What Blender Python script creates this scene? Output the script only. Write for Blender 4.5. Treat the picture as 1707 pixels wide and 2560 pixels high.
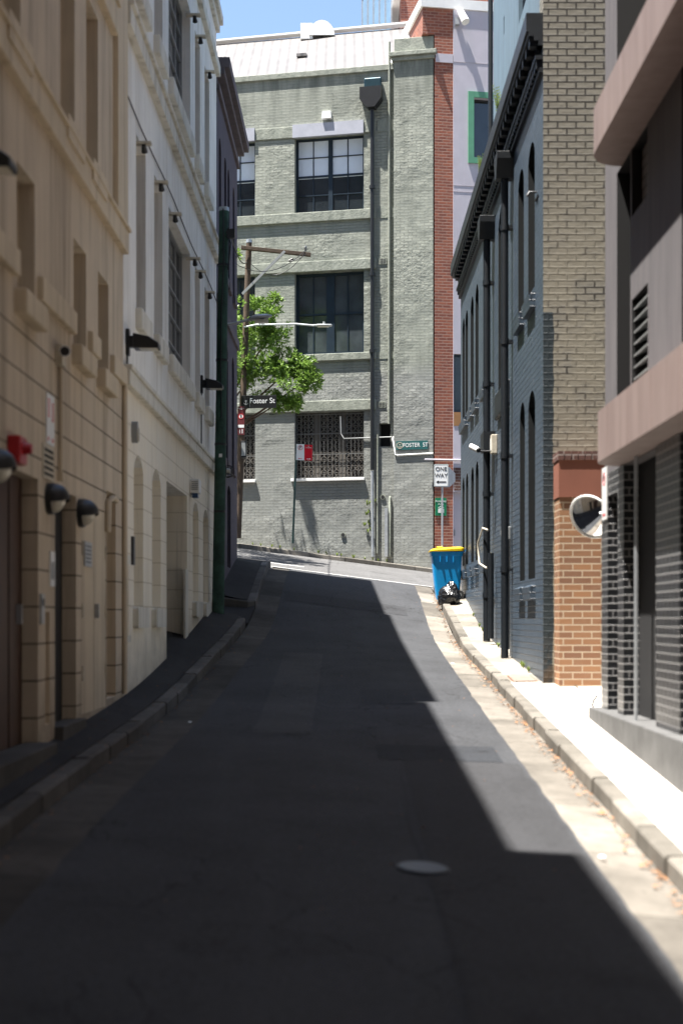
import bpy, bmesh, math, random
from mathutils import Vector, noise as mnoise
random.seed(7)
R = math.radians
FP = 3555.6            # focal length in photo pixels (50 mm on a 36 mm tall frame, 2560 px)
CU, CV = 862.0, 1545.0 # where the lane's vanishing point lies
scene = bpy.context.scene
C = scene.collection
for o in list(bpy.data.objects): bpy.data.objects.remove(o)

# ------------------------------------------------------------------ camera, sky, sun
cam = bpy.data.cameras.new('camera'); camo = bpy.data.objects.new('camera', cam); C.objects.link(camo)
camo.location = (0, 0, 0); camo.rotation_euler = (R(90), 0, 0)
cam.sensor_fit = 'VERTICAL'; cam.sensor_height = 36.0; cam.sensor_width = 24.0; cam.lens = 50.0
cam.shift_x = -8.5 / 2560; cam.shift_y = 265.0 / 2560
cam.clip_start = 0.1; cam.clip_end = 2000
cam.dof.use_dof = True; cam.dof.focus_distance = 39.0; cam.dof.aperture_fstop = 1.2
scene.camera = camo
SUN = Vector((-.283, -.12, 1.0)).normalized()      # towards the sun
el = math.asin(SUN.z); az = math.atan2(SUN.x, SUN.y)
w = bpy.data.worlds.new('World'); scene.world = w; w.use_nodes = True
nt = w.node_tree; nt.nodes.clear()
sky = nt.nodes.new('ShaderNodeTexSky'); sky.sky_type = 'NISHITA'; sky.sun_disc = False
sky.sun_elevation = el; sky.sun_rotation = az; sky.air_density = 1.0; sky.dust_density = 0.8; sky.ozone_density = 1.0
bg = nt.nodes.new('ShaderNodeBackground'); bg.inputs[1].default_value = 0.068
wo = nt.nodes.new('ShaderNodeOutputWorld'); nt.links.new(sky.outputs[0], bg.inputs[0]); nt.links.new(bg.outputs[0], wo.inputs[0])
sl = bpy.data.lights.new('sun', 'SUN'); sl.energy = 5.0; sl.angle = R(0.53); sl.color = (1.0, .955, .89)
so = bpy.data.objects.new('sun', sl); C.objects.link(so); so.rotation_euler = SUN.to_track_quat('Z', 'Y').to_euler(); so.location = (0, 0, 60)
scene.view_settings.view_transform = 'Standard'; scene.view_settings.look = 'None'
scene.view_settings.exposure = 2.0; scene.view_settings.gamma = 1.0
scene.cycles.max_bounces = 8; scene.cycles.diffuse_bounces = 5; scene.cycles.use_denoising = True

# ------------------------------------------------------------------ helpers: frames and meshes
class Fr:                                  # a vertical plane: origin, direction along it, outward normal
    def __init__(s, o, d, n): s.o = Vector(o); s.d = Vector(d).normalized(); s.n = Vector(n).normalized()
    def p(s, a, z, n=0.0):
        q = s.o + s.d * a + s.n * n
        return (q.x, q.y, z)
LF = Fr((-2.585, 0), (.006, 1), (1, -.006))
RF = Fr((2.57, 0), (0, 1), (-1, 0))
MF = Fr((2.75, 0), (0, 1), (-1, 0))
GF = Fr((2.57, 41.5), (-.977, .211), (-.211, -.977))
BF = Fr((2.60, 41.36), (.985, .17), (.17, -.985))
def W(u, v, d): return Vector(((u - CU) * d / FP, d, (CV - v) * d / FP))
def Z(v, d): return (CV - v) * d / FP

class MB:
    def __init__(s): s.v = []; s.f = []; s.m = []; s.sm = []
    def face(s, pts, mi=0, smooth=False):
        i = len(s.v); s.v += [tuple(p) for p in pts]; s.f.append(tuple(range(i, i + len(pts)))); s.m.append(mi); s.sm.append(smooth); return s
    def mesh(s, vs, fs, mi=0, smooth=False):
        i = len(s.v); s.v += [tuple(p) for p in vs]
        for f in fs: s.f.append(tuple(i + k for k in f)); s.m.append(mi); s.sm.append(smooth)
        return s
    def box(s, F, a0, a1, z0, z1, n0, n1, mi=0):
        q = [F.p(a, z, n) for a in (a0, a1) for z in (z0, z1) for n in (n0, n1)]
        return s.mesh(q, [(0, 1, 3, 2), (4, 6, 7, 5), (0, 4, 5, 1), (2, 3, 7, 6), (0, 2, 6, 4), (1, 5, 7, 3)], mi)
    def wbox(s, x0, x1, y0, y1, z0, z1, mi=0):
        q = [(x, y, z) for x in (x0, x1) for y in (y0, y1) for z in (z0, z1)]
        return s.mesh(q, [(0, 1, 3, 2), (4, 6, 7, 5), (0, 4, 5, 1), (2, 3, 7, 6), (0, 2, 6, 4), (1, 5, 7, 3)], mi)
    def bar(s, p0, p1, wx, wy, mi=0, up=(0, 0, 1)):     # square bar between two points
        p0 = Vector(p0); p1 = Vector(p1); d = (p1 - p0).normalized(); u = Vector(up)
        if abs(d.dot(u)) > .98: u = Vector((0, 1, 0))
        a = d.cross(u).normalized(); b = a.cross(d).normalized()
        q = [p + a * (sx * wx / 2) + b * (sy * wy / 2) for p in (p0, p1) for sx in (-1, 1) for sy in (-1, 1)]
        return s.mesh(q, [(0, 1, 3, 2), (4, 6, 7, 5), (0, 4, 5, 1), (2, 3, 7, 6), (0, 2, 6, 4), (1, 5, 7, 3)], mi)
    def tube(s, pts, rs, n=10, mi=0, caps=True):
        pts = [Vector(p) for p in pts]
        if not isinstance(rs, (list, tuple)): rs = [rs] * len(pts)
        vs = []; ref = None
        for i, p in enumerate(pts):
            a = pts[max(i - 1, 0)]; b = pts[min(i + 1, len(pts) - 1)]; d = (b - a).normalized()
            if ref is None: ref = Vector((0, 0, 1)) if abs(d.z) < .9 else Vector((1, 0, 0))
            x = d.cross(ref).normalized(); y = x.cross(d).normalized(); ref = y
            for k in range(n):
                t = 2 * math.pi * k / n; vs.append(p + (x * math.cos(t) + y * math.sin(t)) * rs[i])
        fs = [(i * n + k, i * n + (k + 1) % n, (i + 1) * n + (k + 1) % n, (i + 1) * n + k) for i in range(len(pts) - 1) for k in range(n)]
        s.mesh(vs, fs, mi, True)
        if caps:
            s.face(vs[:n][::-1], mi); s.face(vs[-n:], mi)
        return s
    def poly(s, outline, h0, h1, axis='z', mi=0):       # prism from a plan outline [(x,y)]
        n = len(outline); a = [(x, y, h0) for x, y in outline]; b = [(x, y, h1) for x, y in outline]
        s.mesh(a + b, [(i, (i + 1) % n, n + (i + 1) % n, n + i) for i in range(n)], mi)
        s.face(a[::-1], mi); s.face(b, mi); return s
    def fprism(s, F, outline, n0, n1, mi=0, smooth=False):   # prism from an outline [(a,z)] in a frame
        n = len(outline); a = [F.p(q[0], q[1], n0) for q in outline]; b = [F.p(q[0], q[1], n1) for q in outline]
        s.mesh(a + b, [(i, (i + 1) % n, n + (i + 1) % n, n + i) for i in range(n)], mi, smooth)
        s.face(a[::-1], mi); s.face(b, mi); return s
    def wall(s, F, a0, a1, z0, z1, ops=(), n=0.0, mi=0, rmi=None):
        rmi = mi if rmi is None else rmi
        A = sorted({a0, a1, *[c for o in ops for c in (o[0], o[1])]}); Zs = sorted({z0, z1, *[c for o in ops for c in (o[2], o[3])]})
        A = [a for a in A if a0 <= a <= a1]; Zs = [z for z in Zs if z0 <= z <= z1]
        for i in range(len(A) - 1):
            for j in range(len(Zs) - 1):
                ca = (A[i] + A[i + 1]) / 2; cz = (Zs[j] + Zs[j + 1]) / 2
                if any(o[0] < ca < o[1] and o[2] < cz < o[3] for o in ops): continue
                s.face([F.p(A[i], Zs[j], n), F.p(A[i + 1], Zs[j], n), F.p(A[i + 1], Zs[j + 1], n), F.p(A[i], Zs[j + 1], n)], mi)
        for o in ops:
            b0, b1, y0, y1, dep = o[:5]; arch = o[5] if len(o) > 5 else 0
            if arch:
                N = 10; zs = y1 - arch; half = (b1 - b0) / 2; rad = (half * half + arch * arch) / (2 * arch); cz = y1 - rad; mid = (b0 + b1) / 2
                arc = []
                for k in range(N + 1):
                    a = b0 + (b1 - b0) * (1 - math.cos(math.pi * k / N)) / 2
                    arc.append((a, cz + math.sqrt(max(rad * rad - (a - mid) ** 2, 0))))
                arc[0] = (b0, zs); arc[-1] = (b1, zs)
                for k in range(N):
                    (p, q), (r, t) = arc[k], arc[k + 1]
                    s.face([F.p(p, q, n), F.p(r, t, n), F.p(r, y1, n), F.p(p, y1, n)], mi)
                    s.face([F.p(p, q, n), F.p(r, t, n), F.p(r, t, n - dep), F.p(p, q, n - dep)], rmi)
            else:
                zs = y1
                s.face([F.p(b0, y1, n), F.p(b1, y1, n), F.p(b1, y1, n - dep), F.p(b0, y1, n - dep)], rmi)
            s.face([F.p(b0, y0, n), F.p(b1, y0, n), F.p(b1, y0, n - dep), F.p(b0, y0, n - dep)], rmi)
            for b in (b0, b1): s.face([F.p(b, y0, n), F.p(b, zs, n), F.p(b, zs, n - dep), F.p(b, y0, n - dep)], rmi)
        return s
    def shell(s, F, a0, a1, z0, z1, back, n=0.0, mi=0, rmi=None):   # the other faces of a building: ends, back, roof
        rmi = mi if rmi is None else rmi
        for a in (a0, a1): s.face([F.p(a, z0, n), F.p(a, z1, n), F.p(a, z1, n - back), F.p(a, z0, n - back)], mi)
        s.face([F.p(a0, z0, n - back), F.p(a1, z0, n - back), F.p(a1, z1, n - back), F.p(a0, z1, n - back)], mi)
        s.face([F.p(a0, z1, n), F.p(a1, z1, n), F.p(a1, z1, n - back), F.p(a0, z1, n - back)], rmi)
        return s
    def build(s, name, mats, parent=None, bevel=0.0, loc=None):
        me = bpy.data.meshes.new(name); me.from_pydata(s.v, [], s.f)
        if not isinstance(mats, (list, tuple)): mats = [mats]
        for m in mats: me.materials.append(m)
        me.polygons.foreach_set('material_index', s.m); me.polygons.foreach_set('use_smooth', s.sm)
        uv = me.uv_layers.new(name='UVMap').data
        for p in me.polygons:                           # UVs in metres: along the wall and up it
            nx, ny, nz = p.normal
            flat = abs(nz) > .75
            if not flat:
                l = math.hypot(nx, ny) or 1; tx, ty = -ny / l, nx / l
                if abs(tx) > abs(ty):
                    if tx < 0: tx, ty = -tx, -ty
                elif ty < 0: tx, ty = -tx, -ty
            for li in p.loop_indices:
                x, y, z = me.vertices[me.loops[li].vertex_index].co
                uv[li].uv = (x, y) if flat else (x * tx + y * ty, z)
        me.update()
        o = bpy.data.objects.new(name, me); C.objects.link(o)
        if parent:
            o.parent = parent
            if parent.parent is None: o.matrix_parent_inverse = parent.matrix_basis.inverted()
        if bevel:
            md = o.modifiers.new('bevel', 'BEVEL'); md.width = bevel; md.segments = 2; md.limit_method = 'ANGLE'; md.angle_limit = R(40)
        return o
def tag(o, label=None, cat=None, group=None, kind=None):
    if label: o['label'] = label
    if cat: o['category'] = cat
    if group: o['group'] = group
    if kind: o['kind'] = kind
    return o
def thing(name, label, cat, loc=(0, 0, 0), group=None):
    o = bpy.data.objects.new(name, None); C.objects.link(o); o.location = loc; o.empty_display_size = .2
    return tag(o, label, cat, group)
def struct(mb, name, mats): return tag(mb.build(name, mats), kind='structure')
def copy_tree(o, parent=None):
    c = o.copy(); C.objects.link(c)
    if parent: c.parent = parent
    for ch in o.children: copy_tree(ch, c)
    return c
def text(body, size, mat, parent, origin, xdir, ydir, name='lettering', depth=.004, align='CENTER', sx=1.0):
    cu = bpy.data.curves.new('t', 'FONT'); cu.body = body; cu.size = size; cu.align_x = align; cu.align_y = 'CENTER'; cu.extrude = depth / 2
    t = bpy.data.objects.new('t', cu); C.objects.link(t); bpy.context.view_layer.update()
    me = bpy.data.meshes.new_from_object(t.evaluated_get(bpy.context.evaluated_depsgraph_get()))
    bpy.data.objects.remove(t)
    X = Vector(xdir).normalized(); Y = Vector(ydir).normalized(); N = X.cross(Y); O = Vector(origin)
    mb = MB(); mb.mesh([O + X * v.co.x * sx + Y * v.co.y + N * v.co.z for v in me.vertices], [tuple(p.vertices) for p in me.polygons])
    bpy.data.meshes.remove(me)
    return mb.build(name, mat, parent)

# ------------------------------------------------------------------ materials
class N:
    def __init__(s, name, rough=.7, spec=.5):
        s.m = bpy.data.materials.new(name); s.m.use_nodes = True; s.t = s.m.node_tree; s.b = s.t.nodes['Principled BSDF']
        s.b.inputs['Roughness'].default_value = rough; s.b.inputs['Specular IOR Level'].default_value = spec
        s.uv = s.n('ShaderNodeTexCoord').outputs['UV']; s.ob = s.n('ShaderNodeNewGeometry').outputs['Position']
    def n(s, t, **k):
        q = s.t.nodes.new(t)
        for a, b in k.items(): setattr(q, a, b)
        return q
    def l(s, a, b): s.t.links.new(a, b)
    def noise(s, scale, vec=None, detail=5, rough=.6, stretch=None):
        q = s.n('ShaderNodeTexNoise'); q.inputs['Scale'].default_value = scale; q.inputs['Detail'].default_value = detail; q.inputs['Roughness'].default_value = rough
        v = s.ob if vec is None else vec
        if stretch:
            mp = s.n('ShaderNodeMapping'); mp.inputs['Scale'].default_value = stretch; s.l(v, mp.inputs[0]); v = mp.outputs[0]
        s.l(v, q.inputs['Vector']); return q.outputs['Fac']
    def ramp(s, fac, a, b, p0=0., p1=1.):
        q = s.n('ShaderNodeMapRange'); q.inputs[1].default_value = p0; q.inputs[2].default_value = p1; q.inputs[3].default_value = a; q.inputs[4].default_value = b
        s.l(fac, q.inputs[0]); return q.outputs[0]
    def math(s, op, a, b=0.):
        q = s.n('ShaderNodeMath', operation=op)
        for i, v in enumerate((a, b)):
            if isinstance(v, (int, float)): q.inputs[i].default_value = v
            else: s.l(v, q.inputs[i])
        return q.outputs[0]
    def mix(s, fac, a, b, mode='MIX'):
        q = s.n('ShaderNodeMix', data_type='RGBA', blend_type=mode)
        for i, v in ((0, fac), (6, a), (7, b)):
            if isinstance(v, (int, float)): q.inputs[i].default_value = v
            elif isinstance(v, tuple): q.inputs[i].default_value = (*v, 1) if len(v) == 3 else v
            else: s.l(v, q.inputs[i])
        return q.outputs[2]
    def col(s, c):
        if isinstance(c, tuple): s.b.inputs['Base Color'].default_value = (*c, 1)
        else: s.l(c, s.b.inputs['Base Color'])
        return s
    def bump(s, h, dist=.01, strength=1.):
        q = s.n('ShaderNodeBump'); q.inputs['Strength'].default_value = strength; q.inputs['Distance'].default_value = dist
        s.l(h, q.inputs['Height']); s.l(q.outputs[0], s.b.inputs['Normal']); return s
    def sep(s, v):
        q = s.n('ShaderNodeSeparateXYZ'); s.l(v, q.inputs[0]); return q.outputs
def mul(c, k): return tuple(min(x * k, 1) for x in c)
def plain(name, c, rough=.6, var=.15, scale=3., bump=0., spec=.5, metal=0., bscale=60.):
    q = N(name, rough, spec); f = q.noise(scale)
    q.col(q.mix(q.ramp(f, 0, 1, .3, .7), mul(c, 1 - var), mul(c, 1 + var))); q.b.inputs['Metallic'].default_value = metal
    if bump: q.bump(q.noise(bscale), bump)
    return q.m
def render_wall(name, c, stain, groove=None, rough=.8, streak=.35, foot=None, low=None):     # painted render with streaks, and ashlar grooves between two heights
    q = N(name, rough, .3); f = q.noise(2.0); st = q.noise(1.0, stretch=(5, 5, .35), detail=6)
    base = q.mix(q.ramp(f, 0, 1, .3, .7), mul(c, .92), mul(c, 1.05))
    base = q.mix(q.math('MULTIPLY', q.ramp(st, 0, 1, .48, .75), streak), base, stain)
    h = q.math('MULTIPLY', q.noise(25.), .25)
    if groove:
        g0, step, lo, hi = groove; x, y, z = q.sep(q.uv)
        t = q.math('FRACT', q.math('DIVIDE', q.math('SUBTRACT', y, g0 - 50 * step), step))
        near = q.math('LESS_THAN', q.math('ABSOLUTE', q.math('SUBTRACT', t, .5)), .5 * .014 / step + .0)
        t2 = near
        band = q.math('MULTIPLY', q.math('GREATER_THAN', y, lo), q.math('LESS_THAN', y, hi))
        g = q.math('MULTIPLY', t2, band)
        base = q.mix(g, base, mul(stain, .42)); h = q.math('SUBTRACT', h, q.math('MULTIPLY', g, 1.0))
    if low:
        x, y, z = q.sep(q.uv); base = q.mix(q.math('LESS_THAN', y, 2.64), base, q.mix(.65, base, low))  # cream below the belt: yellow stain plus warm bounced light, put into the colour
    if foot:
        x, y, z = q.sep(q.uv); hh = q.math('SUBTRACT', y, q.math('ADD', -.95, q.math('MULTIPLY', q.math('SUBTRACT', x, 15.5), foot)))
        e = q.math('ADD', hh, q.math('MULTIPLY', q.math('SUBTRACT', q.noise(2.6, detail=7, rough=.7), .5), 1.5))
        base = q.mix(q.math('MULTIPLY', q.ramp(e, 1, 0, -.1, .55), .6), base, mul(stain, .6))
        dr = q.noise(1., stretch=(9, 9, .25), detail=7, rough=.7); base = q.mix(q.math('MULTIPLY', q.ramp(dr, 0, 1, .56, .7), .5), base, mul(stain, .8))
        bl = q.noise(.7, detail=3); base = q.mix(q.ramp(bl, .16, 0, .35, .5), base, mul(c, .8))
    q.col(base); q.bump(h, .006); return q.m
def brick(name, c1, c2, mortar, bw=.24, bh=.086, ms=.010, rough=.75, bump=.01, var=.25, lump=.0, painted=None, spec=.4, stain=None, wob=.0, relief=None):
    q = N(name, rough, spec)
    vec = q.uv
    if wob:
        nz = q.n('ShaderNodeTexNoise'); nz.inputs['Scale'].default_value = 3.; nz.inputs['Detail'].default_value = 4; q.l(q.uv, nz.inputs['Vector'])
        va = q.n('ShaderNodeVectorMath', operation='MULTIPLY_ADD'); q.l(nz.outputs['Color'], va.inputs[0]); va.inputs[1].default_value = (wob, wob, 0); q.l(q.uv, va.inputs[2]); vec = va.outputs[0]
    b = q.n('ShaderNodeTexBrick', offset=.5); b.inputs['Scale'].default_value = 1; b.inputs['Brick Width'].default_value = bw; b.inputs['Row Height'].default_value = bh
    b.inputs['Mortar Size'].default_value = ms; b.inputs['Mortar Smooth'].default_value = .25; b.inputs['Bias'].default_value = 0
    b.inputs['Color1'].default_value = (*c1, 1); b.inputs['Color2'].default_value = (*c2, 1); b.inputs['Mortar'].default_value = (*mortar, 1)
    q.l(vec, b.inputs['Vector'])
    f = q.noise(4., detail=6); colr = q.mix(q.ramp(f, 0, .6, .35, .7), b.outputs['Color'], mul(c1, 1 - var), 'MULTIPLY') if False else q.mix(q.ramp(f, 0, var, .35, .7), b.outputs['Color'], mul(mortar, .6))
    if stain:
        st = q.noise(.9, stretch=(3, 3, .4), detail=7); colr = q.mix(q.math('MULTIPLY', q.ramp(st, 0, 1, .5, .78), stain[1]), colr, stain[0])
    q.col(colr)
    h = q.math('MULTIPLY', b.outputs['Fac'], -1.0)
    h = q.math('ADD', h, q.math('MULTIPLY', q.noise(18., detail=4), .5))
    if lump:
        # every brick a little proud or sunk: a second brick pattern's random tint as height
        b2 = q.n('ShaderNodeTexBrick', offset=.5); b2.inputs['Scale'].default_value = 1; b2.inputs['Brick Width'].default_value = bw; b2.inputs['Row Height'].default_value = bh
        b2.inputs['Mortar Size'].default_value = ms; b2.inputs['Mortar Smooth'].default_value = .6; b2.inputs['Color1'].default_value = (0, 0, 0, 1); b2.inputs['Color2'].default_value = (1, 1, 1, 1); b2.inputs['Mortar'].default_value = (0, 0, 0, 1)
        q.l(vec, b2.inputs['Vector']); rgb = q.n('ShaderNodeRGBToBW'); q.l(b2.outputs['Color'], rgb.inputs[0])
        h = q.math('ADD', h, q.math('MULTIPLY', rgb.outputs[0], lump)); h = q.math('ADD', h, q.math('MULTIPLY', q.noise(3.5, detail=3), lump * 1.5))
    if relief: h = q.math('MULTIPLY', h, relief(q))
    q.bump(h, bump); q._h = h; q._c = colr
    return q
M = {}
M['beige'] = render_wall('beige_render', (.58, .485, .365), (.23, .18, .128), (2.23 - .155, .305, -1.0, 2.4), streak=.75, foot=.05)
M['beige_plain'] = render_wall('beige_trim', (.60, .505, .37), (.25, .195, .135), streak=.5)
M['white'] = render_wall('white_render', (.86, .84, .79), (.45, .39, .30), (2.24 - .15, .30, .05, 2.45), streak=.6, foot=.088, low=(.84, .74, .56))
M['white_trim'] = render_wall('white_trim', (.70, .67, .59), (.24, .21, .15), streak=.75)
M['purple'] = render_wall('purple_render', (.085, .074, .094), (.05, .045, .055), streak=.3)
M['purple_trim'] = render_wall('purple_trim', (.13, .11, .12), (.05, .045, .05), streak=.5)
M['black'] = plain('black_metal', (.012, .013, .015), .4, .2)
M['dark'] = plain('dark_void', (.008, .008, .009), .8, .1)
M['navy'] = plain('navy_frame', (.010, .022, .036), .4, .2)
M['glass'] = plain('window_glass', (.022, .028, .033), .05, .3, 1.2, spec=.8)
M['glass_dim'] = plain('dusty_glass', (.035, .042, .046), .18, .3, 1.5, spec=.5)
M['glass_mid'] = plain('paler_dusty_glass', (.045, .055, .06), .08, .55, 1.1, spec=.7)  # a little paler and more varied than the other panes
M['sky_blind'] = plain('sky_tinted_blind', (.68, .74, .82), .12, .06, 1.5, spec=.7)  # blinds in the top sashes, bluish sky reflection put into their colour
M['galv'] = plain('galvanised_steel', (.42, .44, .46), .45, .15, 8, metal=.6)
M['greypaint'] = plain('grey_paint', (.27, .28, .28), .5, .1)
M['whitepaint'] = plain('white_paint', (.78, .78, .76), .45, .06)
M['concrete'] = plain('dark_plinth_concrete', (.09, .09, .09), .85, .25, 4, .004)
M['red'] = plain('red_plastic', (.42, .012, .02), .35, .1)
M['yellow'] = plain('yellow_plastic', (.85, .56, .01), .35, .06)
M['blue_bin'] = plain('blue_plastic', (.003, .29, .66), .4, .06)
M['rubber'] = plain('black_rubber', (.02, .02, .02), .7)
M['signgreen'] = plain('sign_green', (.01, .2, .09), .4, .05)
M['plategreen'] = plain('nameplate_green', (.02, .10, .10), .4, .1)
M['signwhite'] = plain('sign_white', (.80, .81, .80), .35, .03)
M['signblack'] = plain('sign_black', (.012, .012, .014), .35, .1)
M['signred'] = plain('sign_red', (.62, .01, .025), .35, .05)
M['maroon'] = plain('sign_maroon', (.12, .025, .03), .4, .1)
M['timber'] = plain('weathered_timber', (.075, .05, .032), .85, .35, 6, .006, bscale=30)
M['timber_green'] = plain('mossy_green_pole', (.032, .075, .055), .85, .45, 5, .008, bscale=30)
M['door_brown'] = plain('brown_timber_door', (.05, .02, .012), .5, .3, 6)
M['roofwhite'] = None
M['grime'] = plain('grimy_cream_paint', (.55, .50, .40), .7, .3, 6)
M['lamp_glass'] = plain('lamp_glass', (.62, .58, .48), .2, .1)
# corrugated roofing, pale
q = N('pale_corrugated_iron', .5, .4); x, y, z = q.sep(q.uv)
q.col(q.mix(q.ramp(q.noise(1.3), 0, 1, .35, .7), (.13, .123, .12), (.165, .157, .153))); wv = q.math('SINE', q.math('MULTIPLY', x, 2 * math.pi / .30)); q.bump(wv, .014); M['roof'] = q.m
# green-grey painted brick wall of the corner building: rough, weathered, greyer low down, smooth render near the top
q = brick('green_painted_brick', (.25, .265, .225), (.268, .282, .238), (.222, .236, .202), ms=.008, bump=.018, rough=.7, lump=.95, var=.18, wob=.012, stain=((.10, .112, .092), .55), relief=lambda q: q.math('MULTIPLY', q.ramp(q.noise(.55, detail=3), .22, 1.3, .38, .62), q.ramp(q.sep(q.uv)[1], 1, .15, 14.9, 15.6)))
x, y, z = q.sep(q.uv); grey = q.mix(q.ramp(y, 1, 0, 6.9, 7.5), q._c, mul((1, 1, 1.06), .40), 'MIX'); low = q.mix(.6, q._c, (.205, .21, .21)); 
colr = q.mix(q.ramp(y, 1, 0, 7.0, 7.5), q._c, low)
top = q.math('MULTIPLY', q.ramp(y, 0, 1, 14.7, 16.3), q.ramp(q.noise(1.2, stretch=(4, 4, .6), detail=6), 0, 1, .42, .62))
colr = q.mix(q.math('MULTIPLY', top, .6), colr, (.06, .07, .055)); q.col(colr); M['green'] = q.m
q = N('green_trim', .75, .4); st = q.noise(1.5, stretch=(3, 3, 1)); q.col(q.mix(q.ramp(st, 0, 1, .4, .7), (.27, .285, .24), (.165, .18, .15))); q.bump(q.noise(14., detail=6), .012); M['green_trim'] = q.m
M['red_brick'] = brick('red_brick', (.33, .105, .06), (.20, .062, .042), (.36, .22, .165), bump=.004, var=.12).m
M['dark_brick'] = brick('brown_brick', (.12, .05, .035), (.08, .035, .03), (.25, .2, .18), bump=.006, var=.15).m
M['lavender'] = render_wall('pale_lavender_render', (.52, .49, .545), (.36, .41, .43), streak=.25)
M['green_frame'] = plain('green_window_frame', (.10, .30, .18), .5, .1)
q = brick('blue_painted_brick', (.050, .074, .104), (.040, .062, .090), (.018, .028, .042), bump=.010, rough=.42, lump=.5, var=.12, spec=.6, wob=.004); M['blue'] = q.m
M['blue_dark'] = plain('dark_blue_gloss_paint', (.006, .009, .013), .45, .25, 5, .004)
M['blue_pale'] = render_wall('pale_blue_render', (.13, .19, .235), (.07, .10, .13), streak=.5)
# cream painted brick with bare dark mortar high up, patched paint lower, and a dark blue return at its left edge
q = brick('cream_painted_brick', (.27, .25, .205), (.245, .228, .188), (.05, .044, .036), ms=.013, bump=.008, rough=.75, lump=.25, var=.12, wob=.010)
x, y, z = q.sep(q.uv); over = q.mix(q.math('MULTIPLY', q.ramp(q.noise(2.2, detail=8, rough=.75), 0, 1, .40, .54), .93), q._c, (.255, .232, .18))
colr = q.mix(q.ramp(y, 0, 1, 4.6, 6.6), over, q._c)
edge = q.math('ADD', 2.70, q.math('MULTIPLY', q.math('SUBTRACT', q.noise(2.5, detail=7), .5), .10))
mask = q.math('MULTIPLY', q.math('LESS_THAN', x, edge), q.math('LESS_THAN', y, 3.97))
colr = q.mix(mask, colr, (.020, .031, .038)); lowm = q.math('MULTIPLY', q.ramp(y, 1, 0, -.75, -.2), q.ramp(q.noise(6.), 0, 1, .42, .6))
q.col(q.mix(q.math('MULTIPLY', lowm, .7), colr, (.09, .06, .035))); M['cream'] = q.m
M['tan_brick'] = brick('tan_brick', (.28, .138, .065), (.175, .084, .048), (.44, .34, .24), bump=.006, var=.15).m
M['terracotta'] = plain('terracotta_render', (.22, .08, .05), .75, .08, 2)
q = brick('black_glazed_brick', (.013, .014, .017), (.007, .008, .010), (.24, .235, .235), bh=.075, bw=.15, ms=.007, bump=.006, rough=.3, var=.05, spec=.6); M['glazed'] = q.m
q = N('grey_stone_render', .85, .3); st = q.noise(2., stretch=(5, 5, .5)); q.col(q.mix(q.ramp(st, 0, 1, .35, .7), (.105, .098, .103), (.14, .13, .135))); q.bump(q.noise(90.), .003); M['stone'] = q.m
q = N('pink_brown_metal_cladding', .55, .4); x, y, z = q.sep(q.uv)
g = q.math('LESS_THAN', q.math('FRACT', q.math('DIVIDE', x, .95)), .012)
q.col(q.mix(g, q.mix(q.ramp(q.noise(1.5, stretch=(4, 4, .6)), 0, 1, .35, .7), (.21, .158, .146), (.265, .205, .19)), (.12, .06, .05))); M['band'] = q.m
# ground
def asphalt(name, c, var=.3, sp=.5):
    q = N(name, .88, .3); a = q.noise(.8, detail=7, rough=.65); g = q.noise(38., detail=4, rough=.75); s = q.noise(.7, stretch=(4, .3, 1), detail=6)
    k = q.mix(q.ramp(a, 0, 1, .3, .7), mul(c, 1 - var), mul(c, 1 + var)); k = q.mix(q.math('MULTIPLY', q.ramp(s, 0, 1, .5, .75), .45), k, mul(c, 1.55))
    o = q.noise(1.7, detail=4); k = q.mix(q.math('MULTIPLY', q.ramp(o, 0, 1, .60, .72), .55), k, mul(c, .4))
    k = q.mix(q.ramp(g, 0, sp, .45, .72), k, mul(c, 2.6)); k = q.mix(q.ramp(g, .5, 0, .28, .45), k, mul(c, .25))
    v = q.n('ShaderNodeTexVoronoi', feature='DISTANCE_TO_EDGE'); v.inputs['Scale'].default_value = .9
    nz = q.n('ShaderNodeTexNoise'); nz.inputs['Scale'].default_value = 2.5; nz.inputs['Detail'].default_value = 6; q.l(q.ob, nz.inputs['Vector'])
    va = q.n('ShaderNodeVectorMath', operation='MULTIPLY_ADD'); q.l(nz.outputs['Color'], va.inputs[0]); va.inputs[1].default_value = (.5, .5, .5); q.l(q.ob, va.inputs[2]); q.l(va.outputs[0], v.inputs['Vector'])
    cr = q.math('MULTIPLY', q.math('LESS_THAN', v.outputs['Distance'], .006), q.math('GREATER_THAN', q.noise(.45, detail=2), .5))
    k = q.mix(q.math('MULTIPLY', cr, .75), k, mul(c, .2)); q.col(k); q.bump(g, .008); return q.m
M['asphalt'] = asphalt('asphalt', (.034, .0355, .039))
M['asphalt_patch'] = asphalt('darker_asphalt_patch', (.028, .0285, .031), .2)
M['asphalt_pale'] = asphalt('pale_asphalt', (.082, .081, .081), .2)
M['asphalt_path'] = asphalt('footpath_asphalt', (.019, .0185, .019), .6)
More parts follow.
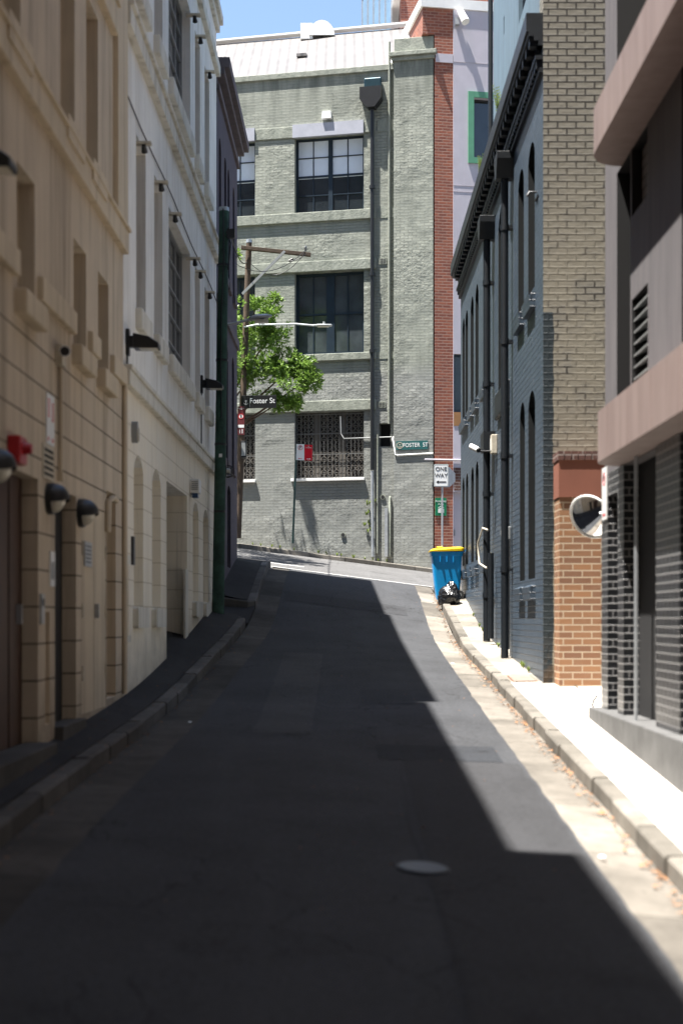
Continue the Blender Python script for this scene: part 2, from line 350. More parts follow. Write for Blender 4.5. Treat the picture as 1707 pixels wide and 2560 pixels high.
def conc(name, c, var=.25, joint=None, stones=False):
    q = N(name, .9, .2); a = q.noise(1.1, detail=8, rough=.7); b = q.noise(9., detail=5); g = q.noise(110., detail=2)
    k = q.mix(q.ramp(a, 0, 1, .3, .7), mul(c, 1 - var), mul(c, 1 + var * .6)); k = q.mix(q.math('MULTIPLY', q.ramp(b, 0, 1, .52, .75), .5), k, mul(c, .45))
    if stones: k = q.mix(1.0, k, q.ramp(q.n('ShaderNodeNewGeometry').outputs['Random Per Island'], .62, 1.2), 'MULTIPLY')
    if joint:
        x, y, z = q.sep(q.uv); wn = q.n('ShaderNodeTexWhiteNoise', noise_dimensions='1D'); q.l(q.math('FLOOR', q.math('DIVIDE', y, joint)), wn.inputs['W']); k = q.mix(1.0, k, q.ramp(wn.outputs['Value'], .72, 1.25), 'MULTIPLY'); j = q.math('LESS_THAN', q.math('FRACT', q.math('DIVIDE', y, joint)), .008); k = q.mix(j, k, mul(c, .25))
    sp = q.noise(16., detail=1); k = q.mix(q.math('MULTIPLY', q.ramp(sp, 0, 1, .70, .74), .5), k, mul(c, .3))
    q.col(k); q.bump(g, .004); return q.m
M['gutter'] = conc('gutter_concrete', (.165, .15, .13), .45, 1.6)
M['gutter_dark'] = conc('darker_gutter_concrete', (.075, .070, .063), .45, 1.6)  # darker concrete for the left gutter
M['path'] = conc('footpath_concrete', (.26, .235, .198), .45, 1.5)
M['drive'] = conc('driveway_concrete', (.55, .52, .475), .2, 1.8)
M['kerb'] = conc('kerb_stone', (.19, .175, .152), .45, stones=True)
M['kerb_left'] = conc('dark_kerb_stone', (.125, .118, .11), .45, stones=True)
M['earth'] = plain('earth', (.12, .10, .08), .95)
M['leafdead'] = plain('dry_leaf', (.28, .13, .05), .8, .4, 30)
M['roadpaint'] = plain('road_paint', (.5, .5, .49), .8, .35, 14)
def leafmat(name, c, tr=.22):
    q = N(name, .45, .4); q.col(q.mix(q.ramp(q.noise(2.5), 0, 1, .35, .65), mul(c, .6), mul(c, 1.35)))
    d = q.n('ShaderNodeBsdfTranslucent'); d.inputs[0].default_value = (*mul(c, 1.6), 1); mx = q.n('ShaderNodeMixShader'); mx.inputs[0].default_value = tr
    q.l(q.b.outputs[0], mx.inputs[1]); q.l(d.outputs[0], mx.inputs[2]); q.l(mx.outputs[0], q.t.nodes['Material Output'].inputs[0]); return q.m
M['leaf'] = leafmat('green_leaf', (.17, .275, .05)); M['weed'] = leafmat('weed_leaf', (.16, .21, .05)); M['bark'] = plain('tree_bark', (.12, .075, .05), .9, .3, 9, .01)

# ------------------------------------------------------------------ ground levels
def spline(kn):
    def f(t):
        if t <= kn[0][0]: return kn[0][1]
        if t >= kn[-1][0]: return kn[-1][1]
        for i in range(len(kn) - 1):
            if t <= kn[i + 1][0]: break
        def m(j):
            a = kn[max(j - 1, 0)]; b = kn[min(j + 1, len(kn) - 1)]; return (b[1] - a[1]) / (b[0] - a[0])
        (x0, y0), (x1, y1) = kn[i], kn[i + 1]; h = x1 - x0; s = (t - x0) / h
        return (2*s**3 - 3*s*s + 1) * y0 + (s**3 - 2*s*s + s) * h * m(i) + (-2*s**3 + 3*s*s) * y1 + (s**3 - s*s) * h * m(i + 1)
    return f
zR = spline([(-20, -2.6), (0, -1.98), (8.5, -1.54), (11.5, -1.33), (18.5, -.85), (26.4, -.245), (31, .52), (33.4, .85)])
zL = spline([(-20, -2.45), (0, -1.70), (8.7, -1.27), (16, -.97), (20, -.63), (25.4, .0), (28, .5), (31.7, 1.22), (33.4, 1.36)])
kL = spline([(-20, -2.1), (8.7, -2.1), (16, -2.03), (20, -1.95), (25.4, -1.76), (33.4, -1.72)])
def lane(x, y): t = min(max((x + 2.05) / 4.08, 0), 1); return zL(y) * (1 - t) + zR(y) * t - .13
def cross(x, y): return .72 + (2.03 - x) * .128 + (y - 33.4) * .088
def road(x, y):
    if y <= 33.4: return lane(x, y)
    return cross(x, y)
def sheet(name, fx0, fx1, y0, y1, zf, mat, nx=6, dy=.25, off=0., ragged=0.):
    ny = max(2, int((y1 - y0) / dy)); mb = MB(); vs = []
    for j in range(ny + 1):
        y = y0 + (y1 - y0) * j / ny; a, b = fx0(y), fx1(y)
        if ragged: a += ragged * mnoise.noise((y * 2.3, 1, 0)); b += ragged * mnoise.noise((y * 2.3, 9, 0))
        for i in range(nx + 1):
            x = a + (b - a) * i / nx; vs.append((x, y, zf(x, y) + off))
    k = nx + 1
    mb.mesh(vs, [(j * k + i, j * k + i + 1, (j + 1) * k + i + 1, (j + 1) * k + i) for j in range(ny) for i in range(nx)], 0, True)
    return struct(mb, name, mat)
cst = lambda v: (lambda y: v)
WL = lambda y: -2.585 + .006 * y           # left wall line
gz = lambda x, y: (road(x, y) if y < 40.5 else cross(x, 40.5)) - .35
sheet('ground', cst(-120), cst(120), -40, 220, gz, M['earth'], 60, 1.0)
sheet('lane_road', lambda y: kL(y) + .44, cst(1.62), -18, 33.4, lambda x, y: lane(x, y), M['asphalt'], 8, .25, .012, .03)
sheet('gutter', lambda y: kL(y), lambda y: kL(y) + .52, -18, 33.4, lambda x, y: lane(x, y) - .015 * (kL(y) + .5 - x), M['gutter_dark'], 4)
sheet('gutter', cst(1.54), cst(2.04), -18, 33.4, lambda x, y: lane(x, y) - .02 * max(x - 1.6, 0), M['gutter'], 4)
sheet('cross_street', cst(-45), cst(45), 33.38, 40.45, cross, M['asphalt_pale'], 60, .25, .006)
sheet('cross_street', cst(2.0), cst(14), 32.3, 33.42, cross, M['asphalt_pale'], 10, .25, .0)
sheet('cross_street', cst(-14), cst(-1.68), 32.3, 33.42, cross, M['asphalt_pale'], 10, .25, .0)
def patch(name, x0, x1, y0, y1, mat, rg=.02): sheet(name, cst(x0), cst(x1), y0, y1, lane, mat, 6, .25, .0165, rg)
patch('road_patch', .52, 1.58, 4.0, 13.0, M['asphalt_patch'], .03)
patch('road_patch', .30, 1.45, 13.02, 13.95, asphalt('blue_grey_patch', (.020, .022, .026), .15), .015)
patch('road_patch', -.95, -.35, 14.6, 22.5, asphalt('worn_strip', (.045, .0455, .047), .3), .02)
patch('road_patch', .2, .85, 17.2, 18.6, asphalt('square_patch', (.03, .031, .034), .2), .015)
patch('road_patch', -1.22, 1.25, 28.4, 29.4, asphalt('dark_patch', (.026, .027, .030), .2), .02)
# stop line across the mouth of the lane, and a short centre dash
mb = MB(); n = 24
for i in range(n):
    x0 = -1.75 + 3.8 * i / n; x1 = -1.75 + 3.8 * (i + 1) / n; y = 33.42
    mb.face([(x0, y, cross(x0, y) + .011), (x1, y, cross(x1, y) + .011), (x1, y + .11, cross(x1, y + .11) + .011), (x0, y + .11, cross(x0, y + .11) + .011)])
for i in range(6):
    x0 = -1.9 + .9 * i / 6; x1 = -1.9 + .9 * (i + 1) / 6; y = 34.9
    mb.face([(x0, y, cross(x0, y) + .011), (x1, y, cross(x1, y) + .011), (x1, y + .14, cross(x1, y + .14) + .011), (x0, y + .14, cross(x0, y + .14) + .011)])
struct(mb, 'road_marking', M['roadpaint'])
# kerbs: rows of stones, each a little out of line
def kerb(name, line, width, mat, drop=.2, step=.85, side=1):
    mb = MB(); L = 0; pts = [Vector(p) for p in line]
    for a, b in zip(pts, pts[1:]):
        l = (b - a).length; k = max(1, round(l / step))
        for i in range(k):
            p = a.lerp(b, i / k); r = a.lerp(b, (i + 1) / k); d = (r - p).normalized(); p = p + d * .006; r = r - d * .006
            t = Vector((d.y, -d.x, 0)).normalized() * side; j = random.uniform(-.012, .012); h = random.uniform(-.008, .008); c = .018
            prof = [(0 + j, -drop), (0 + j, -c), (c + j, 0), (width, 0), (width, -drop)]
            A = [p + t * q[0] + Vector((0, 0, q[1] + h)) for q in prof]; B = [r + t * q[0] + Vector((0, 0, q[1] + h * .5)) for q in prof]; m = len(prof)
            mb.mesh(A + B, [(i2, (i2 + 1) % m, m + (i2 + 1) % m, m + i2) for i2 in range(m)]); mb.face(A[::-1]); mb.face(B)
    return struct(mb, name, mat)
ys = [-18 + i * .9 for i in range(48)]
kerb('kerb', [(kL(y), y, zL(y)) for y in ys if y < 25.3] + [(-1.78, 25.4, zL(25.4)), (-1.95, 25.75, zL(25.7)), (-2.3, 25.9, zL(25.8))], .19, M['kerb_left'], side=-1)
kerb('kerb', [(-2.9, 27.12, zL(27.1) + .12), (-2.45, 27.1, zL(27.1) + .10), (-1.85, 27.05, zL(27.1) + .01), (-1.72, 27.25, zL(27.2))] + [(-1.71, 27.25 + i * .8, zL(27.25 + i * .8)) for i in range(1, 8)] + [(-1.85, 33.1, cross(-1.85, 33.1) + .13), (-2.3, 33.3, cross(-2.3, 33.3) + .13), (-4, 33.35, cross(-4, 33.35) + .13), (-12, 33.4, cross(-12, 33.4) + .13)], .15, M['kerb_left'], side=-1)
kerb('kerb', [(2.03, y, zR(y)) for y in ys if y < 32.4] + [(2.03, 32.6, zR(32.6)), (2.2, 33.0, cross(2.2, 33) + .13), (2.6, 33.2, cross(2.6, 33.2) + .13), (10, 33.2, cross(10, 33.2) + .13)], .14, M['kerb'], side=1)
kerb('kerb', [(-14 + i, 40.4, cross(-14 + i, 40.4) + .13) for i in range(0, 29)], .15, M['kerb'], step=1.1, side=-1)
# footpaths
lp = lambda x, y: zL(y) + .10 * max(0, (kL(y) - .1 - x)) / .4 + .004
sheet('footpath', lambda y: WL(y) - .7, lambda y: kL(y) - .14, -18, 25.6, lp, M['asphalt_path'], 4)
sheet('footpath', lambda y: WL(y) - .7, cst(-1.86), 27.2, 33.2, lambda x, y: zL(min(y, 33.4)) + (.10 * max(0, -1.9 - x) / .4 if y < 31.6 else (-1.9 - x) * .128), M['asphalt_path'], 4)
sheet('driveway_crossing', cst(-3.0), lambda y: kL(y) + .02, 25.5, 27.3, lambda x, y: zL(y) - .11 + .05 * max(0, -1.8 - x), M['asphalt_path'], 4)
sheet('footpath', cst(-14), cst(-2.9), 31.4, 33.3, lambda x, y: cross(x, y) + .13, M['path'], 12)
rp = lambda x, y: zR(y) + .02 * (x - 2.1)
sheet('footpath', cst(2.17), cst(3.0), 18.3, 33.0, rp, M['path'], 4)
sheet('footpath', cst(2.17), cst(3.0), -18, 15.3, rp, M['drive'], 4)
sheet('driveway', cst(2.165), cst(9.0), 15.3, 18.6, rp, M['drive'], 6)
sheet('footpath', cst(-14), cst(14), 40.53, 43.5, lambda x, y: cross(x, 40.4) + .125 + .05 * (y - 40.4), M['path'], 28)
sheet('footpath', cst(2.6), cst(14), 31.6, 33.1, lambda x, y: cross(x, y) + .12, M['path'], 12)
# cracks: thin dark tar lines in the road and the driveway
def crack(pts, zf, name, mat, wd=.011, off=.0195):
    mb = MB(); P = []
    for (xa, ya), (xb, yb) in zip(pts, pts[1:]):
        k = 14
        for i in range(k): P.append((xa + (xb - xa) * i / k + random.uniform(-.015, .015), ya + (yb - ya) * i / k))
    for (xa, ya), (xb, yb) in zip(P, P[1:]):
        dx, dy = xb - xa, yb - ya; l = math.hypot(dx, dy); nx, ny = -dy / l * wd / 2, dx / l * wd / 2
        mb.face([(xa - nx, ya - ny, zf(xa, ya) + off), (xb - nx, yb - ny, zf(xb, yb) + off), (xb + nx, yb + ny, zf(xb, yb) + off), (xa + nx, ya + ny, zf(xa, ya) + off)])
    return struct(mb, name, mat)
crack([(.50, 4.2), (.55, 7), (.46, 10), (.5, 13.0)], lane, 'road_crack', M['dark'])
crack([(2.9, 18.1), (3.0, 17.0), (2.75, 15.9), (2.62, 15.25)], rp, 'driveway_crack', M['dark'], .02, .005)

# ------------------------------------------------------------------ windows
def window(parent, F, o, cols=1, rows=2, fm='black', gm='glass', fw=.05, n=0.0, back=.02, sky_blind=None, name='window', bar=.025, midbar=None):
    a0, a1, z0, z1, dep = o[:5]; nn = n - dep + .012
    mb = MB()
    mb.box(F, a0, a0 + fw, z0, z1, nn, nn + .05); mb.box(F, a1 - fw, a1, z0, z1, nn, nn + .05)
    mb.box(F, a0 + fw, a1 - fw, z0, z0 + fw, nn, nn + .048); mb.box(F, a0 + fw, a1 - fw, z1 - fw, z1, nn, nn + .048)
    for i in range(1, cols):
        c = a0 + (a1 - a0) * i / cols; b = (midbar if (midbar and i * 2 == cols) else bar); mb.box(F, c - b / 2, c + b / 2, z0 + fw, z1 - fw, nn, nn + (.046 if b > .06 else .03))
    for j in range(1, rows):
        c = z0 + (z1 - z0) * j / rows; b = bar * (2 if j * 2 == rows else 1); mb.box(F, a0 + fw, a1 - fw, c - b / 2, c + b / 2, nn, nn + .036)
    w = mb.build(name, M[fm], parent)
    g = MB().face([F.p(a0 - .02, z0 - .02, nn + .006), F.p(a1 + .02, z0 - .02, nn + .006), F.p(a1 + .02, z1 + .02, nn + .006), F.p(a0 - .02, z1 + .02, nn + .006)])
    g.build('pane', M[gm], w)
    if sky_blind: MB().box(F, a0 + fw, a1 - fw, sky_blind, z1 - fw, nn + .008, nn + .014).build('sky_blind', M['sky_blind'], w)
    return w
def panel(parent, F, o, mat, name='door', n=0.0, boards=0, handle=None):
    a0, a1, z0, z1, dep = o[:5]; nn = n - dep + .01; mb = MB()
    if boards:
        k = boards
        for i in range(k):
            mb.box(F, a0 + (a1 - a0) * i / k + .005, a0 + (a1 - a0) * (i + 1) / k - .005, z0, z1, nn - .01, nn + .02 + .008 * (i % 2))
        mb.box(F, a0, a1, z0, z1, nn - .02, nn - .011)
    else: mb.box(F, a0 - .01, a1 + .01, z0, z1, nn - .03, nn)
    d = mb.build(name, M[mat], parent)
    if handle is not None: MB().box(F, handle, handle + .03, z0 + 1.0, z0 + 1.16, nn + .02, nn + .07).build('handle', M['galv'], d)
    return d

# ------------------------------------------------------------------ left side: beige building
be = thing('beige_building', 'beige rendered building with square deep windows and brown gate, left foreground', 'building', (-2.5, 13, -1))
A0, A1, TOP = 7.7, 15.98, 10.9
up = [(a, a + .64, 4.46, 6.06, .2) for a in (9.2, 10.42, 12.56, 13.77)] + [(a, a + .64, 7.6, 9.3, .2) for a in (9.2, 10.42, 12.56, 13.77)]
mid = [(a, a + .62, 2.53, 3.52, .2) for a in (8.7, 10.93, 13.15, 14.41)]
gate = (9.55, 11.67, -1.05, 1.14, .16); door2 = (12.33, 13.27, -.95, 1.13, .16); dbl = (13.55, 14.88, -.92, 1.11, .04); rec = (14.92, 15.49, -.85, 1.34, .22); nic = (11.95, 12.12, -.9, .05, .07)
MB().wall(LF, A0, A1, -3, TOP, up + mid + [gate, door2, dbl, rec, nic]).shell(LF, A0, A1, -3, TOP, 9).build('wall', M['beige'], be)
for o in up: window(be, LF, o, 1, 2, 'beige_plain', 'glass_dim')
for o in mid: window(be, LF, o, 1, 1, 'beige_plain', 'glass_dim')
mb = MB(); mb.box(LF, A0, A1 - .01, 4.08, 4.32, -.02, .07).box(LF, A0, A1 - .01, 4.32, 4.36, -.02, .10)
mb.build('cornice', M['beige_plain'], be, .01)
mb = MB(); mb.box(LF, A0, A1 - .7, 6.25, 6.55, -.02, .07); mb.box(LF, A0, A1 - .7, 6.55, 6.6, -.02, .1); mb.build('upper_cornice', M['beige_plain'], be, .01)
MB().box(LF, 15.32, 15.97, 4.37, TOP, -.02, .06).build('corner_pier', M['beige_plain'], be, .01)
MB().box(LF, A0 - .02, A1, TOP - .25, TOP + .02, -.3, .12).build('parapet', M['beige_plain'], be)
for o in up: 
    for zz in (o[2],): MB().fprism(LF, [(o[0] - .07, zz - .23), (o[1] + .07, zz - .23), (o[1] + .07, zz - .02), (o[0] - .07, zz - .02)], -.05, .09).build('sill', M['beige_plain'], be, .015)
for o in mid: MB().box(LF, o[0] - .07, o[1] + .07, o[2] - .2, o[2] - .005, -.05, .1).build('sill', M['beige_plain'], be, .015)
ed = [A0] + [c for o in mid for c in (o[0] - .09, o[1] + .09)] + [A1]
for i in range(0, len(ed), 2): MB().box(LF, ed[i], ed[i + 1] - (.02 if i == len(ed) - 2 else 0), 2.60, 2.80, -.02, .055).build('string_course', M['beige_plain'], be, .01)
panel(be, LF, gate, 'door_brown', 'gate', boards=9, handle=11.45)
panel(be, LF, door2, 'dark', 'door', boards=3)
# double service doors, hinged
d = MB().box(LF, dbl[0] + .01, 14.205, dbl[2], dbl[3] - .01, -.035, -.004).box(LF, 14.225, dbl[1] - .01, dbl[2], dbl[3] - .01, -.035, -.004).build('service_door', M['beige_plain'], be)
for a in (13.57, 14.84):
    for z in (-.6, .0, .6): MB().box(LF, a - .012, a + .012, z, z + .14, -.004, .012).build('hinge', M['grime'], d)
MB().box(LF, 14.24, 14.27, .0, .14, -.004, .04).build('handle', M['galv'], d)
panel(be, LF, rec, 'beige_plain', 'recess_panel')
MB().box(LF, nic[0], nic[1], nic[2], nic[3], -.1, -.068).build('niche_back', M['beige_plain'], be)
MB().box(LF, gate[0], gate[1] + .02, -1.3, -1.02, -.12, .16).build('door_step', M['kerb_left'], be, .01)
MB().box(LF, door2[0] - .02, door2[1] + .12, -1.2, -.94, -.12, .08).build('door_step', M['kerb_left'], be, .01)
# taller block beside the camera (its roof shades the near end of the lane)
tb = thing('rendered_building', 'taller plain rendered building beside the near end of the lane', 'building', (-2.6, 0, -2))
MB().wall(LF, -18, 7.69, -4, 12.9, [(a, a + 1, z, z + 1.6, .2) for a in (-14, -10, -6, -2, 2, 5) for z in (.5, 4.2, 7.8)]).shell(LF, -18, 7.69, -4, 12.9, 9).build('wall', M['beige_plain'], tb)
for a in (-14, -10, -6, -2, 2, 5):
    for z in (.5, 4.2, 7.8): window(tb, LF, (a, a + 1, z, z + 1.6, .2), 1, 2)

tt = thing('sky_blocking_tower', 'plain unseen tower added left of the lane to block sky light', 'building', (-20, 0, 0))  # unseen tower, added to cut sky light at the near end
MB().wbox(-32, -14.2, -18, 12, -2, 46).build('wall', M['stone'] if 'stone' in M else M['beige_plain'], tt)
for z in range(4, 44, 4): MB().wbox(-14.2, -14.16, -17, 11, z, z + 1.8).build('window', M['glass'], tt)
te = thing('sky_blocking_rear', 'plain unseen brick block added behind the viewer to block sky light', 'building', (0, -20, -2))  # unseen block, added behind the camera to darken the foreground
MB().wbox(-14, 12, -30, -8.2, -4, 52).build('wall', M['dark_brick'], te)
for z in range(2, 50, 4): MB().wbox(-12, 10, -8.2, -8.15, z, z + 1.9).build('window', M['glass'], te)

# ------------------------------------------------------------------ left side: white building
wh = thing('white_building', 'white rendered warehouse with arched ground floor openings and stained belt courses', 'building', (-2.5, 21, -.7))
A0, A1, TOP = 15.99, 26.85, 11.45
nar = [(16.95, 17.73), (18.48, 19.3), (23.25, 24.0), (24.75, 25.55)]; big = (19.93, 22.57)
mids = [(a, b, 3.70, 5.77, .19) for a, b in nar] + [(*big, 3.70, 5.77, .19)]
ups = [(a, b, 7.58, 9.62, .19) for a, b in nar] + [(*big, 7.58, 9.62, .19)]
arc = [(16.76, 17.52, .14, 1.96, .26, .2), (18.3, 19.12, .14, 1.96, .26, .2), (22.93, 23.78, .28, 1.90, .26, .2), (24.5, 25.37, .28, 1.90, .26, .2)]
bay = (19.7, 22.15, -.7, 1.90, .75)
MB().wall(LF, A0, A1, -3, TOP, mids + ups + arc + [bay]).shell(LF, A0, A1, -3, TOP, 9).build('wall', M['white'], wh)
for o in mids[:4] + ups[:4]: window(wh, LF, o, 1, 3, 'greypaint', 'glass')
for o in (mids[4], ups[4]): window(wh, LF, o, 4, 5, 'greypaint', 'glass', bar=.022)
for o in arc: MB().box(LF, o[0] - .02, o[1] + .02, o[2] - .02, o[3] + .02, -.3, -.25).build('blind_infill', M['white_trim'], wh)
panel(wh, LF, bay, 'greypaint', 'roller_door', boards=12)
MB().box(LF, 21.85, 22.2, -.6, .75, -.02, .012).build('bay_panel', M['white_trim'], wh)
mb = MB().box(LF, A0, A1 + .03, 2.63, 2.80, -.02, .08).box(LF, A0, A1 + .03, 2.80, 2.86, -.02, .105); mb.build('belt_course', M['white_trim'], wh, .012)
mb = MB().box(LF, A0, A1 + .03, 6.68, 6.90, -.02, .09).box(LF, A0, A1 + .03, 6.90, 6.96, -.02, .13); mb.build('belt_course', M['white_trim'], wh, .012)
mb = MB().box(LF, A0, A1 + .03, 10.22, 10.42, -.02, .08); mb.build('belt_course', M['white_trim'], wh, .012)
mb = MB().box(LF, A0, A1 + .03, 11.05, 11.2, -.02, .07).box(LF, A0, A1 + .06, 11.2, 11.36, -.3, .13).box(LF, A0, A1 + .06, 11.36, 11.6, -.3, .06); mb.build('cornice', M['white_trim'], wh, .012)
for o in mids + ups:
    MB().box(LF, o[0] - .06, o[1] + .06, o[2] - .26, o[2] - .01, -.06, .085).build('sill', M['white_trim'], wh, .02)
for o in arc: MB().fprism(Fr(LF.p(o[0] - .07, 0)[:2], LF.d, LF.n), [(0, o[2] - .26), (o[1] - o[0] + .14, o[2] - .26), (o[1] - o[0] + .14, o[2] - .01), (0, o[2] - .01)], -.1, .07).build('sill', M['white_trim'], wh, .03)
# meter cover set in the wall
mb = MB().box(LF, 16.2, 16.48, -.28, .72, -.01, .012); w = mb.build('meter_cover', M['white_trim'], wh); MB().box(LF, 16.26, 16.42, -.2, .62, .012, .02).build('meter_door', M['white'], w)
MB().box(LF, 16.55, 16.68, .62, .95, .0, .03).build('plate', M['black'], wh)

# ------------------------------------------------------------------ left side: purple building
pu = thing('purple_building', 'dark purple rendered building with bracketed eave at the corner of the lane', 'building', (-2.45, 29, .5))
A0, A1, TOP = 26.88, 31.66, 10.6
po = [(27.35, 27.85, 6.9, 9.3, .16, .25), (28.5, 29.0, 6.9, 9.3, .16, .25), (29.25, 29.75, 6.9, 9.3, .16, .25), (30.5, 31.0, 6.9, 9.3, .16, .25),
      (27.95, 28.45, 3.2, 5.6, .16, .2), (28.85, 29.35, 3.2, 5.6, .16, .2), (30.3, 30.85, 3.2, 5.6, .16, .2), (28.0, 28.5, .75, 2.5, .2, .12), (29.2, 30.0, 1.05, 2.75, .2, .15)]
MB().wall(LF, A0, A1, -2, TOP, po).shell(LF, A0, A1, -2, TOP, 9).build('wall', M['purple'], pu)
for o in po: window(pu, LF, o, 1, 2, 'navy', 'glass_dim')
mb = MB().box(LF, A0 + .03, A1 + .05, 10.0, 10.12, -.02, .06).box(LF, A0 + .03, A1 + .1, 10.3, 10.42, -.1, .15).box(LF, A0 + .03, A1 + .2, 10.42, 10.62, -.3, .25); mb.build('eave_cornice', M['purple_trim'], pu, .01)
for o in po[:7]: MB().box(LF, o[0] - .05, o[1] + .05, o[2] - .16, o[2] - .01, -.05, .06).build('sill', M['purple_trim'], pu)
MB().box(LF, A0 + .03, A1 + .03, 5.95, 6.15, -.02, .05).build('belt_course', M['purple_trim'], pu)

# ------------------------------------------------------------------ far side: green corner building
gr = thing('green_building', 'green painted brick corner building with pale iron roof and black downpipe', 'building', (0, 42, 2))
S0, S1, TOP = 1.02, 16.0, 16.1
def gs(u, n=0.):
    d = (41.5 + .216 * 2.57) / (1 + .216 * (u - CU) / FP); return (2.57 - (u - CU) * d / FP) / .977
wins = []
for s0 in (2.06, 5.38, 8.7): wins += [(s0, s0 + 2.1, 12.05, 14.30, .26), (s0, s0 + 2.1, 7.84, 10.27, .26), (s0, s0 + 2.1, 4.14, 6.11, .26)]
hole = (gs(976), gs(947), 5.04, 5.73, .3)
MB().wall(GF, S0, S1, 0, TOP, wins + [hole]).shell(GF, -.3, S1, 0, TOP - .1, 9, -.02).build('wall', M['green'], gr)
MB().box(GF, hole[0] - .05, hole[1] + .05, hole[2] - .1, hole[3] + .1, -.36, -.3).build('vent_back', M['dark'], gr)
# end pier, slightly proud, with a moulded cap
mb = MB().wall(GF, -.02, 1.14, 0, 16.3, n=.13)
mb.face([GF.p(1.14, 0, .13), GF.p(1.14, 16.3, .13), GF.p(1.14, 16.3, -.3), GF.p(1.14, 0, -.3)]); mb.face([GF.p(-.02, 0, .13), GF.p(-.02, 16.3, .13), GF.p(-.02, 16.3, -1.3), GF.p(-.02, 0, -1.3)])
mb.build('corner_pier', M['green'], gr)
mb = MB().box(GF, -.07, 1.19, 16.28, 16.40, -.6, .18).box(GF, -.13, 1.25, 16.40, 16.53, -.65, .24).box(GF, -.03, 1.13, 16.53, 16.95, -.55, .12); mb.build('pier_cap', M['green_trim'], gr, .015)
MB().box(GF, 1.15, S1, 16.08, 16.25, -.4, .06).build('coping', M['green_trim'], gr, .015)
for zz, hh, pp in ((14.30, .34, .035), (11.76, .29, .07), (10.28, .31, .07), (7.62, .21, .07), (6.13, .31, .06)):
    ends = gs(938) if zz in (11.76, 14.30) else gs(940)
    MB().box(GF, ends, S1, zz, zz + hh, -.03, pp).build('string_course', M['green_trim'], gr, .015)
    if zz in (14.3, 11.76, 7.62): MB().box(GF, 1.15, gs(944), zz, zz + hh, -.02, .012).build('string_course', M['green_trim'], gr)
for i, o in enumerate(wins):
    if i % 3 == 0:
        window(gr, GF, o, 4, 4, 'navy', 'glass', .07, sky_blind=13.12, bar=.03, midbar=.13)
        MB().box(GF, o[0] - .0, o[1] + .05, 14.29, 14.67, -.05, .075).build('lintel_flashing', plain('grey_flashing', (.36, .37, .42), .5, .1), gr)
    elif i % 3 == 1: window(gr, GF, o, 4, 2, 'navy', 'glass_mid', .08, bar=.03, midbar=.24)
    else:
        # breeze-block screen behind steel bars, and a thin white sill
        a0, a1, z0, z1, dep = o; k = 11; mrow = 10; mb = MB(); cw = (a1 - a0) / k; ch = (z1 - z0) / mrow; nn = -.15
        for ci in range(k):
            for ri in range(mrow):
                ca = a0 + cw * (ci + .5); cz = z0 + ch * (ri + .5); f = .022
                mb.box(GF, ca - cw / 2, ca + cw / 2, cz + ch / 2 - f, cz + ch / 2, nn - .04, nn); mb.box(GF, ca - cw / 2, ca - cw / 2 + f, cz - ch / 2, cz + ch / 2 - f, nn - .04, nn)
                if ci % 4 != 3:
                    for sx in (-1, 1): mb.bar(GF.p(ca - sx * cw * .45, cz - ch * .45, nn - .015), GF.p(ca + sx * cw * .45, cz + ch * .45, nn - .015), .022, .03)
                else: mb.box(GF, ca - cw / 2 + f, ca + cw / 2, cz - ch / 2, cz + ch / 2 - f, nn - .03, nn - .006)
        w = mb.build('screen_block', plain('screen_block_brown', (.10, .09, .078), .8), gr)
        MB().face([GF.p(a0, z0, nn - .05), GF.p(a1, z0, nn - .05), GF.p(a1, z1, nn - .05), GF.p(a0, z1, nn - .05)]).build('void', M['dark'], w)
        mb = MB()
        for j in range(18): c = a0 + (a1 - a0) * (j + .5) / 18; mb.bar(GF.p(c, z0, -.10), GF.p(c, z1, -.10), .011, .011)
        for z in (z0 + .04, z0 + (z1 - z0) * .37, z0 + (z1 - z0) * .68, z1 - .06): mb.box(GF, a0, a1, z - .010, z + .010, -.112, -.095)
        mb.build('window_bars', plain('bar_grey', (.15, .15, .145), .6), gr)
        MB().box(GF, a0 - .03, a1 + .1, z0 - .08, z0, -.26, .1).build('sill', M['whitepaint'], gr, .01)
# air bricks
for u, v in ((957, 657), (684, 673), (955, 1014), (681, 1025)):
    s = gs(u); d = 42.0; z = Z(v, d); mb = MB()
    mb.box(GF, s - .11, s + .11, z - .09, z + .09, .0, .02)
    w = mb.build('air_brick', M['green_trim'], gr); mb = MB()
    for i in range(4):
        for j in range(3): mb.box(GF, s - .085 + i * .045, s - .055 + i * .045, z - .07 + j * .05, z - .035 + j * .05, .02, .0225)
    mb.build('air_brick_hole', M['dark'], w)
# roof
def gp(s, n, z): return GF.p(s, z, n)
mb = MB(); rz = 19.35; rn = -4.9
mb.face([gp(1.3, -.4, 16.2), gp(S1, -.4, 16.2), gp(S1, rn, rz), gp(1.3, rn, rz)]); mb.face([gp(1.3, rn, rz), gp(S1, rn, rz), gp(S1, -9.2, 16.1), gp(1.3, -9.2, 16.1)])
mb.face([gp(1.3, -.4, 16.2), gp(1.3, rn, rz), gp(1.3, -9.2, 16.1)]); mb.face([gp(S1, -.4, 16.2), gp(S1, rn, rz), gp(S1, -9.2, 16.1)]); mb.build('roof', M['roof'], gr)
mb = MB(); mb.bar(gp(1.25, -.35, 16.3), gp(1.25, rn, rz + .1), .14, .3); mb.bar(gp(1.25, rn, rz + .12), gp(S1, rn, rz + .06), .3, .06); mb.build('roof_flashing', M['whitepaint'], gr)
c = gp(gs(710), rn - .1, 19.2); mb = MB()
arcp = [(math.cos(math.pi * k / 12) * .42, math.sin(math.pi * k / 12) * .5) for k in range(13)]
